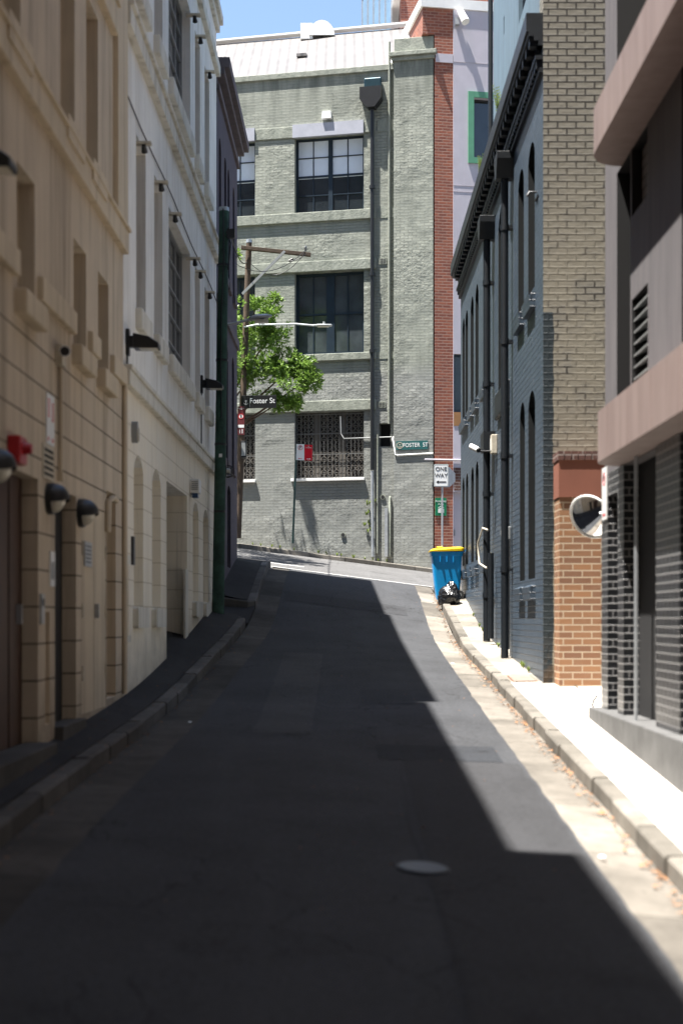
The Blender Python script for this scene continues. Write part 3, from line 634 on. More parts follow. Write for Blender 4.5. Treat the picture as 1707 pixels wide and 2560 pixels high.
vs = [(c[0] + sx * .38 , c[1] + a, c[2] + b) for sx in (-1, 1) for a, b in arcp]; vs = [(c[0] + a, c[1] + sx * .5, c[2] + b) for sx in (-1, 1) for a, b in arcp]
mb.mesh(vs, [(k, k + 1, 13 + k + 1, 13 + k) for k in range(12)], 0, True); mb.face(vs[:13]); mb.face(vs[13:]); mb.wbox(c[0] - .7, c[0] - .3, c[1] - .45, c[1] + .45, c[2] - .1, c[2] + .42)
mb.build('roof_vent', M['whitepaint'], gr)
c = gp(gs(702), -2.6, 17.86); MB().box(GF, gs(715), gs(690), 17.75, 17.84, -2.9, -2.5).build('skylight', M['roof'], gr)
mb = MB().mesh([gp(.1, -.9, 16.9), gp(1.2, -.9, 16.9), gp(1.2, -3.2, 17.4), gp(.1, -3.2, 17.4), gp(.75, -2.0, 18.55)], [(0, 1, 4), (1, 2, 4), (2, 3, 4), (3, 0, 4), (0, 1, 2, 3)]); mb.build('roof_hood', M['whitepaint'], gr)
# pipes: black downpipe and hopper, thin conduits, vents
sp = gs(931.5); mb = MB(); mb.tube([gp(sp, .09, 14.95), gp(sp, .09, 4.35)], .056, 12)
for v in (473, 690, 881): mb.tube([gp(sp, .09, Z(v, 42) - .05), gp(sp, .09, Z(v, 42) + .05)], .082, 12)
d = mb.build('downpipe', M['black'], gr)
mb = MB().fprism(GF, [(gs(941), 14.95), (gs(957), 15.2), (gs(957), 15.55), (gs(904), 15.55), (gs(904), 15.2), (gs(922), 14.95)], .0, .32); mb.build('rain_hopper', M['black'], gr, .01)
MB().box(GF, gs(955), gs(912), 15.56, 15.86, .02, .16).build('overflow_sheet', plain('dark_sheet_metal', (.02, .05, .065), .35, metal=.4), gr, .03)
MB().tube([gp(sp, .09, 4.33), gp(sp - .02, .09, 1.8)], .045, 10).build('downpipe', M['galv'], gr)
MB().tube([gp(gs(974), .05, 16.9), gp(gs(973), .05, 5.7)], .035, 8).build('conduit', M['green_trim'], gr)
mb = MB().tube([gp(gs(852), .03, 5.96), gp(gs(853), .03, 5.45), gp(gs(860), .03, 5.3), gp(gs(980), .04, 5.31)], .018, 6); mb.build('conduit', M['greypaint'], gr)
mb = MB().tube([gp(1.17, .05, 5.31), gp(1.165, .15, 5.25), gp(1.1, .155, 4.78), gp(1.05, .155, 4.76), gp(-.02, .155, 4.79)], .02, 6); mb.build('conduit', M['whitepaint'], gr)
mb = MB().tube([gp(gs(945), .05, 5.4), gp(gs(944), .05, 1.9)], .028, 8); mb.build('conduit', M['green_trim'], gr)
MB().box(GF, gs(971), gs(963), 1.8, 3.22, .03, .12).build('pipe_guard', M['galv'], gr)
MB().tube([gp(gs(975), .06, 1.8), gp(gs(975), .06, 3.5), gp(gs(975), .0, 3.56)], .035, 8).build('conduit', M['green_trim'], gr)
for u, v in ((957, 1244), (858, 1337)):
    z = Z(v, 42.); s = gs(u); pts = [(s + .075 * math.cos(t * math.pi / 8), z + .075 * math.sin(t * math.pi / 8)) for t in range(16)]
    w = MB().fprism(GF, pts, .0, .035).build('pipe_end', M['green_trim'], gr); MB().fprism(GF, [(s + (a - s) * .72, z + (b - z) * .72) for a, b in pts], .03, .038).build('pipe_bore', M['dark'], w)
MB().fprism(GF, [(gs(830), Z(300, 42.2)), (gs(806), Z(300, 42.2)), (gs(808), Z(282, 42.2)), (gs(829), Z(282, 42.2))], .0, .14).build('wall_vent', M['whitepaint'], gr, .01)
# enamel street name plate fixed to the pier
np_ = thing('street_nameplate', 'dark green FOSTER ST nameplate screwed to the green brick pier', 'street sign', GF.p(.5, 4.98, .14))
a0, a1, z0, z1 = gs(1071), gs(992), Z(1125, 41.6), Z(1103.5, 41.6)
zc = (z0 + z1) / 2
MB().box(GF, a0, a1, z0, z1, .135, .155).build('plate', M['plategreen'], np_)
text('FOSTER  ST', .17, M['signwhite'], np_, GF.p(a0 + .365, zc, .158), -GF.d.to_3d(), (0, 0, 1), sx=.86)
def ring(F, a, z, r, wd, n0, n1, k=24):
    mb = MB()
    for i in range(k):
        t0, t1 = 2 * math.pi * i / k, 2 * math.pi * (i + 1) / k
        mb.fprism(F, [(a + r * math.cos(t0), z + r * math.sin(t0)), (a + r * math.cos(t1), z + r * math.sin(t1)), (a + (r - wd) * math.cos(t1), z + (r - wd) * math.sin(t1)), (a + (r - wd) * math.cos(t0), z + (r - wd) * math.sin(t0))], n0, n1)
    return mb
def anchor(F, a, z, r, n0, n1):
    mb = MB(); mb.box(F, a - r * .07, a + r * .07, z - r * .8, z + r * .6, n0, n1); mb.box(F, a - r * .35, a + r * .35, z + r * .25, z + r * .4, n0, n1)
    for i in range(8):
        t0, t1 = math.pi * (1.1 + .8 * i / 8), math.pi * (1.1 + .8 * (i + 1) / 8)
        mb.fprism(F, [(a + r * .7 * math.cos(t0), z + r * .7 * math.sin(t0)), (a + r * .7 * math.cos(t1), z + r * .7 * math.sin(t1)), (a + r * .55 * math.cos(t1), z + r * .55 * math.sin(t1)), (a + r * .55 * math.cos(t0), z + r * .55 * math.sin(t0))], n0, n1)
    return mb
mb = ring(GF, a1 - .11, zc, .095, .014, .155, .16); e = anchor(GF, a1 - .11, zc, .085, .155, .16); mb.mesh(e.v, e.f); mb.build('emblem', M['grime'], np_)

# ------------------------------------------------------------------ far right: red brick and lavender building
rb = thing('brick_apartment_building', 'red brick and pale lavender rendered building behind the one way sign', 'building', (3, 42, 1.5))
def bs(u):   # distance along BF for a photo column
    k = (u - CU) / FP; # x = k*d ; x = 2.585+.985s ; d = 41.36+.17 s
    return (2.60 - k * 41.36) / (.17 * k - .985)
P1 = bs(1132)
gw = (bs(1183), bs(1183) + 1.2, 13.45, 15.2, .2)
bw = (bs(1133), bs(1133) + 1.3, 6.0, 7.7, .15); dr = (bs(1131.5), bs(1131.5) + 1.0, 1.4, 3.68, .12)
MB().wall(BF, .0, P1, 0, 16.97).wall(BF, -.35, P1, 16.97, 17.75).face([BF.p(-.35, 16.97), BF.p(-.35, 17.75), BF.p(-.35, 17.75, -8), BF.p(-.35, 16.97, -8)]).face([BF.p(-.35, 16.97), BF.p(.03, 16.97), BF.p(.03, 16.97, -8), BF.p(-.35, 16.97, -8)]).face([BF.p(.03, 0), BF.p(.03, 16.97), BF.p(.03, 16.97, -8), BF.p(.03, 0, -8)]).build('brick_pier', M['red_brick'], rb)
MB().wall(BF, P1, 14, 0, 17.75, [gw, bw, dr], n=.02).shell(BF, P1, 14, 0, 17.75, 8, .02).build('wall', M['lavender'], rb)
MB().box(BF, .03, P1 - .01, 16.17, 16.42, -.3, .022).build('band', M['lavender'], rb)
MB().box(BF, -.42, 14, 17.74, 18.02, -.35, .06).box(BF, -.42, -.1, 17.74, 18.02, -8, -.35).build('coping', M['whitepaint'], rb)
window(rb, BF, gw, 1, 1, 'black', 'glass', .06)
mb = MB(); g = .17
mb.box(BF, gw[0] - g, gw[0], gw[2] - g, gw[3] + g, .02, .06).box(BF, gw[1], gw[1] + g, gw[2] - g, gw[3] + g, .02, .06).box(BF, gw[0], gw[1], gw[3], gw[3] + g, .02, .058).box(BF, gw[0], gw[1], gw[2] - g, gw[2], .02, .058); mb.build('window_surround', M['green_frame'], rb)
window(rb, BF, bw, 1, 1, 'navy', 'glass_dim', .06); panel(rb, BF, dr, 'lavender', 'door', handle=dr[0] + .06)
MB().box(BF, bw[0], bw[1], 5.6, 6.0, .02, .03).build('spandrel', plain('ochre_panel', (.32, .16, .06), .6), rb)
MB().box(BF, P1 + .02, 5, 3.72, 4.38, .02, .035).build('brick_band', M['dark_brick'], rb)
mb = MB()
for z in (12.6, 12.42, 16.2): mb.box(BF, P1, 8, z, z + .02, .02, .026)
mb.build('wall_joint', plain('joint_grey', (.4, .37, .4), .8), rb)
MB().tube([BF.p(-.3, 4.6, .05), BF.p(5, 4.6, .06)], .025, 6).build('conduit', M['lavender'], rb)
# taller brick block behind, with white capping and a glass balustrade
tbk = thing('brick_tower', 'taller red brick block with white raked capping and glass balustrade behind', 'building', (3, 52, 10))
d0 = 52.; x0 = (1001 - CU) * d0 / FP; MB().wbox(x0, 14, d0, d0 + 9, 8, 26).build('wall', M['red_brick'], tbk)
mb = MB(); mb.bar((x0 - .12, d0 - .1, 22.95), (x0 - .12, d0 + 10, 22.5), .3, .35); mb.wbox(x0 - 1.1, x0 - .02, d0 + .6, d0 + 8.4, 15, 20.9); mb.build('capping', M['whitepaint'], tbk)
mb = MB(); gx = (905 - CU) * 56 / FP
mb.face([(gx, 56, 20), (x0 - .3, 53, 20), (x0 - .3, 53, 27), (gx, 56, 25.6)]); mb.build('glass_balustrade', plain('bluish_glass', (.16, .25, .34), .12, .1, spec=.8), tbk)
mb = MB()
for k in range(6):
    t = k / 5; x = gx + (x0 - .3 - gx) * t; y = 56 - 3 * t; mb.bar((x, y - .03, 20), (x, y - .03, 25.6 + 1.4 * t), .05, .05)
for dz in (0, -1.2): mb.bar((gx, 55.96, 25.6 + dz), (x0 - .3, 52.96, 27 + dz), .06, .05)
mb.build('balustrade_rail', M['galv'], tbk)
fl = thing('floodlight', 'white floodlight angled on the lavender wall below its coping', 'light', BF.p(bs(1143), 17.4))
b = BF.p(bs(1141), 17.35, .05); mb = MB().wbox(b[0] - .06, b[0] + .06, b[1] - .06, b[1] + .04, b[2] - .08, b[2] + .12); mb.build('bracket', M['galv'], fl)
MB().tube([(b[0] + .07, b[1] - .1, b[2] + .3), (b[0] + .22, b[1] - .32, b[2] - .12)], [.1, .12], 12).build('lamp_head', M['whitepaint'], fl)
sg = thing('assembly_sign', 'green assembly area sign on the red brick pier behind one way pole', 'sign', BF.p(.2, 3.2))
a0, a1, z0, z1 = bs(1087), bs(1115), Z(1291, 41.7), Z(1247, 41.7); MB().box(BF, a0, a1, z0, z1, .0, .02).build('plate', M['signgreen'], sg)
bx = BF.d.to_3d(); am = (a0 + a1) / 2
text('Assembly\nArea', .085, M['signwhite'], sg, BF.p(am, z1 - .14, .023), bx, (0, 0, 1))
mb = MB()
for k, (da, h) in enumerate(((-.06, .17), (-.02, .2), (.03, .2), (.07, .17))):
    mb.fprism(BF, [(am + da - .02, z0 + .08), (am + da + .02, z0 + .08), (am + da + .02, z0 + .08 + h * .7), (am + da - .02, z0 + .08 + h * .7)], .02, .024)
    mb.fprism(BF, [(am + da + .018 * math.cos(t), z0 + .1 + h * .8 + .018 * math.sin(t)) for t in [i * math.pi / 4 for i in range(8)]], .02, .024)
mb.build('figures', M['signwhite'], sg)

# ------------------------------------------------------------------ right side: blue warehouse
bl = thing('blue_warehouse', 'dark blue painted brick warehouse with heavy cornice and cream brick side wall', 'building', (2.6, 25, 0))
A0, A1 = 18.46, 31.6
U = [(19.28, 19.97, 4.50, 6.55, .3, .22), (20.46, 21.12, 4.50, 6.55, .3, .22), (25.8, 26.45, 4.32, 6.5, .3, .22), (27.4, 28.05, 4.32, 6.5, .3, .22), (28.45, 29.1, 4.32, 6.5, .3, .22), (29.75, 30.4, 4.32, 6.5, .3, .22), (30.55, 31.15, 4.32, 6.5, .3, .22)]
LB = (22.45, 23.85, 3.75, 6.85, .5, .35); DR = (22.25, 23.3, -.6, 3.3, .5)
Gw = [(19.25, 19.95, .54, 3.13, .3, .2), (20.35, 20.92, .54, 3.13, .3, .2), (25.65, 26.3, 1.13, 3.05, .3, .2), (27.4, 28.0, 1.13, 3.05, .3, .2), (28.4, 29.0, 1.13, 3.05, .3, .2), (29.7, 30.25, 1.13, 3.05, .3, .2), (30.6, 31.15, 1.13, 3.05, .3, .2)]
MB().wall(RF, A0, A1, -2.5, 7.6, U + [LB, DR] + Gw, rmi=1).face([RF.p(A1, -2), RF.p(A1, 7.6), RF.p(A1, 7.6, -9), RF.p(A1, -2, -9)]).build('wall', [M['blue'], plain('near_black_reveal', (.004, .006, .007), .9)], bl)  # reveals near black, much darker than the wall face
MB().face([RF.p(A0, -2.5), RF.p(A0, 9.6), RF.p(A0, 9.6, -9), RF.p(A0, -2.5, -9)]).face([RF.p(A0, 7.5, -.02), RF.p(A1, 7.5, -.02), RF.p(A1, 7.5, -9), RF.p(A0, 7.5, -9)]).face([RF.p(A0, 7.5, 0), RF.p(A0, 9.6, 0), RF.p(A0 + .35, 9.6, 0), RF.p(A0 + .35, 7.5, 0)]).face([RF.p(A0, 9.6, 0), RF.p(A0 + .35, 9.6, 0), RF.p(A0 + .35, 9.6, -9), RF.p(A0, 9.6, -9)]).face([RF.p(A0 + .35, 7.5), RF.p(A0 + .35, 9.6), RF.p(A0 + .35, 9.6, -9), RF.p(A0 + .35, 7.5, -9)]).build('cream_side_wall', M['cream'], bl)
for o in U + Gw: window(bl, RF, o, 2 if o[3] < 4 else 1, 2, 'blue_dark', 'glass_dim')
panel(bl, RF, LB, 'blue_dark', 'loading_door', boards=6); panel(bl, RF, DR, 'blue_dark', 'door', boards=4)
MB().box(RF, 22.2, 23.95, 3.32, 3.74, -.1, .06).build('bay_beam', M['blue_dark'], bl, .03)
for o in U + Gw:
    mb = MB(); a0, a1, z = o[0] - .06, o[1] + .06, o[2]; mb.mesh([RF.p(a, zz, n) for a in (a0, a1) for zz, n in ((z - .3, -.05), (z - .3, .07), (z - .12, .09), (z + .0, -.2))], [(0, 1, 2, 3), (4, 5, 6, 7), (0, 4, 5, 1), (1, 5, 6, 2), (2, 6, 7, 3), (3, 7, 4, 0)]); mb.build('sill', M['blue'], bl)
# cornice: dentil string, frieze, brackets and a deep crown
mb = MB().box(RF, A0 + .01, A1 + .02, 7.26, 7.31, 0, .10)
for k in range(int((A1 - A0) / .17)): mb.box(RF, A0 + .03 + k * .17, A0 + .12 + k * .17, 7.15, 7.26, 0, .085)
mb.box(RF, A0 + .01, A1 + .02, 7.09, 7.15, 0, .05); mb.build('dentil_course', M['blue_dark'], bl)
mb = MB().box(RF, A0 + .01, A1 + .08, 7.56, 7.62, -.2, .19).box(RF, A0 + .01, A1 + .1, 7.62, 7.86, -.2, .22).box(RF, A0 + .01, A1 + .03, 7.44, 7.50, 0, .06).box(RF, A0 + .01, A1 + .05, 7.50, 7.56, -.2, .12)
for k in range(int((A1 - A0) / .34)): mb.box(RF, A0 + .05 + k * .34, A0 + .17 + k * .34, 7.44, 7.56, 0, .17)
mb.build('cornice', M['blue_dark'], bl)
# downpipes with hoppers
def dpipe(a, zt, zb, hop, r=.058):
    mb = MB().tube([RF.p(a, zt, .12), RF.p(a, zb, .12)], r, 12)
    z = zt - .8
    while z > zb: mb.tube([RF.p(a, z, .12), RF.p(a, z + .09, .12)], r * 1.18, 12); mb.box(RF, a - .09, a + .09, z + .02, z + .06, .0, .06); z -= 1.75
    p = mb.build('downpipe', M['blue_dark'], bl)
    if hop: MB().fprism(RF, [(a - .09, zt - .02), (a + .09, zt - .02), (a + .22, zt + .25), (a + .22, zt + .36), (a - .22, zt + .36), (a - .22, zt + .25)], .0, .26).build('rain_hopper', M['blue_dark'], p, .01)
dpipe(21.85, 6.75, -.62, True); dpipe(24.6, 6.55, 3.2, True, .062); dpipe(24.62, 2.9, -.4, False, .062)
MB().box(RF, 24.35, 24.9, 2.88, 3.2, .0, .2).build('pipe_box', M['blue_dark'], bl)
MB().tube([RF.p(24.1, 1.1, .1), RF.p(24.1, -.35, .1)], .05, 10).build('pipe_stub', M['blue_dark'], bl)
MB().tube([RF.p(22.15, 1.2, .07), RF.p(22.15, -.6, .07)], .045, 10).build('pipe_stub', M['galv'], bl)
# set-back attic storey of pale blue
AF = Fr((2.72, 0), (0, 1), (-1, 0))
MB().wall(AF, 19.2, 26.1, 7.4, 13.5, [(21.2, 22.3, 9.3, 11.2, .12), (24.3, 24.42, 10.0, 10.3, .1)]).shell(AF, 19.2, 26.1, 7.4, 13.5, 5).build('attic_wall', M['blue_pale'], bl)
window(bl, AF, (21.2, 22.3, 9.3, 11.2, .12), 1, 2, 'navy', 'glass'); MB().box(AF, 24.28, 24.44, 9.98, 10.32, -.14, -.1).build('attic_slot', M['dark'], bl)
MB().tube([AF.p(26.12, 7.6, .05), AF.p(26.12, 13.4, .05)], .045, 8).build('attic_pipe', M['blue_dark'], bl)
# low tan brick wall at the back of the driveway
tw = thing('tan_brick_building', 'tan brick wall with terracotta panel at the back of the driveway', 'building', (4, 18, -1))
MB().wbox(2.71, 9, 18.0, 18.44, -1.4, 1.53).build('wall', M['tan_brick'], tw); MB().wbox(2.70, 9, 17.98, 18.44, 1.53, 1.96).wbox(2.70, 9, 17.98, 18.44, 1.96, 2.0).build('lintel_panel', M['terracotta'], tw)
mb = MB()
for k in range(60): mb.wbox(2.69 + k * .086, 2.69 + k * .086 + .076, 17.965, 18.44, 2.0, 2.11)
mb.build('header_course', M['dark_brick'], tw)

# ------------------------------------------------------------------ right side: modern grey building with pink brown bands
mo = thing('modern_building', 'modern grey building with two pink brown metal bands and black glazed brick piers', 'building', (2.8, 10, -1))
MT = 12.0
MB().wbox(2.95, 14, -18, 8.0, 12.0, 40).build('sky_blocking_storeys', M['stone'], mo)  # unseen upper block, added to keep sky light off the near lane
ops = [(13.72, 14.4, 2.0, 4.5, .6), (12.93, 13.66, 2.0, 3.05, .35), (10.4, 11.62, 2.0, 4.5, .6), (8.5, 9.9, 2.0, 4.5, .6), (10.9, 14.4, 4.95, 7.4, .5), (6, 10.3, 4.95, 7.4, .5), (12.95, 13.66, 3.85, 4.5, .12)]
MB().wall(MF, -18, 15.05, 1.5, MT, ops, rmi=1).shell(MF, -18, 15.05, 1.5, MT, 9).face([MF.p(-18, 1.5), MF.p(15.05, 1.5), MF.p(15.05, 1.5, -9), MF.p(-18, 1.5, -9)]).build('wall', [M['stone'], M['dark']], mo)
for o in ops[:1] + ops[2:6]: window(mo, MF, o, 2, 2, 'black', 'glass_dim')
MB().box(MF, 12.9, 13.7, 3.8, 4.52, -.14, -.1).build('tiled_panel', brick('grey_tile', (.2, .18, .18), (.22, .2, .2), (.05, .05, .05), bw=.3, bh=.1, bump=.002).m, mo)
lv = ops[1]; mb = MB()
for k in range(9): z = lv[2] + .06 + k * .112; mb.mesh([MF.p(a, zz, n) for a in (lv[0], lv[1]) for zz, n in ((z, -.02), (z + .012, -.02), (z + .06, -.14), (z + .048, -.14))], [(0, 1, 2, 3), (4, 5, 6, 7), (0, 4, 5, 1), (1, 5, 6, 2), (2, 6, 7, 3), (3, 7, 4, 0)])
mb.build('louvre', M['greypaint'], mo); MB().box(MF, lv[0] - .02, lv[1] + .02, lv[2], lv[3], -.36, -.33).build('louvre_back', M['dark'], mo)
def band(z0, z1, x):
    pts = [(2.76, -18), (x, -18)] + [(x + .33 * (1 - math.cos(t * math.pi / 16)), 13.75 + .42 * math.sin(t * math.pi / 16)) for t in range(9)] + [(2.76, 14.17)]
    return MB().poly(pts, z0, z1).build('metal_band', M['band'], mo)
band(1.51, 2.0, 2.45); band(4.5, 4.94, 2.41)
# ground floor: piers, dark openings, a steel post, plinth
PF = Fr((2.72, 0), (0, 1), (-1, 0))
MB().wall(PF, 13.9, 15.1, -1.0, 1.5, [(14.2, 14.74, -1.0, 1.26, .13)]).face([PF.p(13.9, -1), PF.p(13.9, 1.5), PF.p(13.9, 1.5, -.16), PF.p(13.9, -1, -.16)]).face([PF.p(15.1, -1), PF.p(15.1, 1.5), PF.p(15.1, 1.5, -.8), PF.p(15.1, -1, -.8)]).build('brick_pier', M['glazed'], mo)
for a0, a1 in ((11.56, 12.46), (9.0, 10.1), (6.5, 7.6), (3.5, 5), (-8, 0)): MB().box(PF, a0, a1, -1.0, 1.5, -.5, 0).build('brick_pier', M['glazed'], mo)
MB().box(PF, -18, 15.0, -1.2, 1.5, -.4, -.15).build('shopfront', M['dark'], mo)
MB().box(PF, 14.15, 14.8, -1.0, 1.3, -.145, -.12).build('door', M['black'], mo)
MB().box(PF, 13.18, 13.25, -.98, 1.5, .01, .03).build('steel_post', M['galv'], mo)
MB().box(PF, -18, 15.2, -2.6, -.95, -1, .12).build('plinth', M['concrete'], mo, .01)

# ------------------------------------------------------------------ poles, street lamps, cables
gpole = thing('timber_pole', 'mossy green timber pole on the footpath between white and purple buildings', 'pole', (-2.26, 25.4, 0))
b = Vector((-2.265, 25.4, -.15)); t = Vector((-2.155, 25.4, 7.28)); MB().tube([b, b.lerp(t, .5), t], [.112, .098, .088], 14).build('post', M['timber_green'], gpole)
MB().tube([t + Vector((0, 0, -.02)), t + Vector((0, 0, .05))], [.094, .09], 14).build('cap', M['galv'], gpole)
mb = MB()
for z in (1.9, 3.1, 4.6, 6.3): q = b.lerp(t, (z + .15) / 7.43); mb.tube([q + Vector((0, 0, -.02)), q + Vector((0, 0, .02))], .108, 14)
mb.build('strap', M['black'], gpole)
mb = MB(); q = b.lerp(t, .4)
mb.tube([b.lerp(t, k / 8) + Vector((.02 * math.sin(k * 2), -.11, 0)) for k in range(4, 9)], .012, 6); mb.tube([t + Vector((.05, -.1, -.4)), t + Vector((.13, -.12, -.62)), t + Vector((.08, -.12, -1.1))], .014, 6); mb.wbox(t.x + .06, t.x + .2, 25.28, 25.38, t.z - .52, t.z - .36)
mb.build('service_cable', M['black'], gpole)
MB().wbox(-2.235, -2.18, 25.285, 25.30, 2.86, 2.92).build('number_tag', M['whitepaint'], gpole)
def lamp_head(name, label, pts, arm_r, hp, L, parent_group, mat, led):
    o = thing(name, label, 'street light', pts[0], parent_group)
    MB().tube(pts, arm_r, 10).build('arm', mat, o)
    x, y, z = hp; mb = MB()
    prof = [(0, .04, .02), (.1, .09, .05), (.35, .13, .07), (.75, .11, .055), (1.0, .03, .02)] if not led else [(0, .05, .03), (.25, .06, .035), (.32, .13, .04), (.95, .13, .035), (1, .1, .02)]
    vs = []
    for f, wd, h in prof:
        for k in range(10):
            a = 2 * math.pi * k / 10; vs.append((x + f * L, y + wd * math.cos(a), z + (h * math.sin(a) if math.sin(a) > 0 else .5 * h * math.sin(a)) + .06 * f * (0 if led else 1)))
    m = len(prof); mb.mesh(vs, [(i * 10 + k, i * 10 + (k + 1) % 10, (i + 1) * 10 + (k + 1) % 10, (i + 1) * 10 + k) for i in range(m - 1) for k in range(10)], 0, True); mb.face(vs[:10]); mb.face(vs[-10:])
    hd = mb.build('lamp_head', mat, o)
    if led: MB().tube([(x + .62 * L, y, z + .02), (x + .62 * L, y, z + .11)], .035, 10).build('photocell', M['greypaint'], hd)
    MB().box(Fr((x + .3 * L, y), (1, 0), (0, -1)), 0, .55 * L, z - (.06 if not led else .035) + .0, z - .01, -.07, .07).build('lens', M['lamp_glass'], hd)
    return o
p0 = Vector((-2.17, 25.4, Z(812, 25.4)))
MB0 = lamp_head('street_light', 'grey cobra head street light on the mossy green pole', [p0, W(596, 806, 25.4), W(622, 799, 25.4)], .022, tuple(W(620, 799, 25.4)), .43, 'street lights', M['galv'], False)
bp = thing('utility_pole', 'brown timber utility pole with crossarm in front of the green building', 'pole', (-2.9, 40.3, 2.1))
b = W(594, 1345, 40.3); t = W(623, 602, 40.3); MB().tube([b, b.lerp(t, .5), t], [.105, .092, .08], 12).build('post', M['timber'], bp)
MB().tube([t + Vector((0, 0, -.06)), t + Vector((0, 0, .03))], .086, 12).build('cap', M['galv'], bp)
c0, c1 = W(603, 619, 40.12), W(777, 637, 40.12); MB().bar(c0, c1, .13, .10).build('crossarm', M['timber'], bp, .008)
MB().bar(W(712, 628, 40.05), W(606, 735, 40.12), .05, .07).build('brace', M['greypaint'], bp)
for u in (764,):
    q = W(u, 629, 40.1); MB().tube([q, q + Vector((0, 0, .05)), q + Vector((0, 0, .06)), q + Vector((0, 0, .16))], [.02, .02, .045, .03], 10).build('insulator', M['greypaint'], bp)
q = W(727, 650, 40.1); MB().tube([q + Vector((-.06, 0, -.03)), q + Vector((.06, 0, .03))], .04, 8).build('insulator', M['black'], bp)
s2 = lamp_head('street_light', 'slim pale LED street light on a long arm from the brown utility pole', [W(610, 818, 40.2), W(640, 812, 40.1), W(740, 810, 40.0), W(785, 814, 40.0)], .026, tuple(W(778, 814, 40.0)), .58, 'street lights', plain('pale_grey_paint', (.55, .58, .60), .4), True)
def cable(name, label, a, bq, sag, r=.012, k=14):
    a, bq = Vector(a), Vector(bq); pts = [a.lerp(bq, i / k) + Vector((0, 0, -sag * 4 * (i / k) * (1 - i / k))) for i in range(k + 1)]
    return tag(MB().tube(pts, r, 6).build(name, M['black']), label, 'cable')
cable('overhead_cable', 'black cable strung from the green pole to the brown utility pole', W(572, 570, 25.3), W(617, 655, 40.15), .25, .014)
cable('overhead_cable', 'long black service wire from crossarm end sagging left behind the purple wall', W(764, 625, 40.1), W(560, 640, 37), .5, .010)
cable('overhead_cable', 'thin black wire looping under the crossarm of the utility pole', W(628, 660, 40.1), W(762, 632, 40.05), .45, .009)
cable('overhead_cable', 'short black bridging wire from insulator to the crossarm end', W(722, 652, 40.05), W(766, 634, 40.0), .06, .011)
# signs and boxes hung on the brown pole
SF = Fr(W(603, 0, 39.95)[:2], (1, -.12), (-.12, -1))
sg = thing('street_sign', 'black blade street sign with white Foster St lettering on brown pole', 'street sign', W(603, 1005, 39.95))
z1, z0 = Z(989, 39.95), Z(1021, 39.95); MB().box(SF, .0, 1.0, z0, z1, -.02, .0).build('blade', M['signblack'], sg, .003)
text('Foster St', .21, M['signwhite'], sg, SF.p(.60, (z0 + z1) / 2 + .02, .003), SF.d.to_3d(), (0, 0, 1), sx=.93)
MB().box(SF, .245, .252, z0 + .02, z1 - .02, .0, .003).build('divider', M['greypaint'], sg); e = anchor(SF, .14, (z0 + z1) / 2 - .01, .10, .0, .004); e.build('emblem', M['galv'], sg)
F2 = Fr(W(594.5, 0, 39.9)[:2], (1, -.1), (-.1, -1))
sg = thing('alcohol_free_sign', 'maroon alcohol-free zone sign under the black street sign', 'sign', W(600, 1050, 39.9))
z1, z0 = Z(1016, 39.9), Z(1087, 39.9); MB().box(F2, 0, .19, z0, z1, -.015, 0).build('plate', M['maroon'], sg)
text('Alcohol-Free\nZone', .032, M['signwhite'], sg, F2.p(.095, z1 - .07, .003), F2.d.to_3d(), (0, 0, 1)); zc = z1 - .28
w = ring(F2, .095, zc, .075, .016, .0, .004); w.build('roundel', M['signred'], sg); mb = MB().fprism(F2, [(.095 + .06 * math.cos(k * .524), zc + .06 * math.sin(k * .524)) for k in range(12)], 0, .002); mb.build('roundel_face', M['signwhite'], sg)
MB().box(F2, .078, .095, zc - .04, zc + .04, .002, .005).box(F2, .1, .115, zc - .04, zc + .04, .002, .005).build('bottle_mark', M['signblack'], sg)
MB().box(F2, .01, .18, z0 + .2, z0 + .28, .0, .003).box(F2, .05, .07, z0 + .04, z0 + .14, .0, .003).box(F2, .12, .14, z0 + .04, z0 + .16, .0, .003).build('text_panel', M['signwhite'], sg)
q = W(603, 1145, 39.95); bxx = thing('pole_box', 'dark grey equipment box strapped to the brown utility pole', 'box', tuple(q))
MB().wbox(q.x, q.x + .15, q.y - .1, q.y + .1, q.z, q.z + .47).build('case', M['black'], bxx, .015); MB().wbox(q.x + .02, q.x + .13, q.y - .112, q.y - .1, q.z + .05, q.z + .42).build('cover', M['greypaint'], bxx)

# parking sign on its dark green post
sg = thing('parking_sign', 'white no parking and red no stopping sign on a leaning dark green post', 'sign', W(732, 1353, 40.6))
q0, q1 = W(732, 1358, 40.6), W(741, 1112, 40.55); MB().tube([q0, q1], .032, 10).build('post', plain('dark_green_post', (.015, .05, .045), .5), sg)
F2 = Fr(W(740, 0, 40.5)[:2], (1, .0), (0, -1)); F2.o.y = 40.5
za, zb = Z(1110, 40.5), Z(1150, 40.5); zq = lambda a: -.02 * a / .24
MB().fprism(F2, [(0, zb), (.232, zb - .008), (.236, za - .01), (.012, za)], -.004, .0).build('plate', M['signwhite'], sg)
MB().fprism(F2, [(.24, zb - .006), (.462, zb - .016), (.472, za - .028), (.244, za - .016)], -.004, .0).build('plate', M['signred'], sg)
zc = za - .105; ring(F2, .125, zc, .068, .012, .0, .004).build('roundel', M['signred'], sg); mb = MB().bar(F2.p(.08, zc - .045, .004), F2.p(.17, zc + .045, .004), .012, .004); mb.build('slash', M['signred'], sg)
text('P', .12, M['signblack'], sg, F2.p(.125, zc, .003), (1, 0, 0), (0, 0, 1)); text('NO\nSTOPPING', .042, M['signwhite'], sg, F2.p(.358, za - .09, .004), (1, 0, 0), (0, 0, 1), sx=.85)
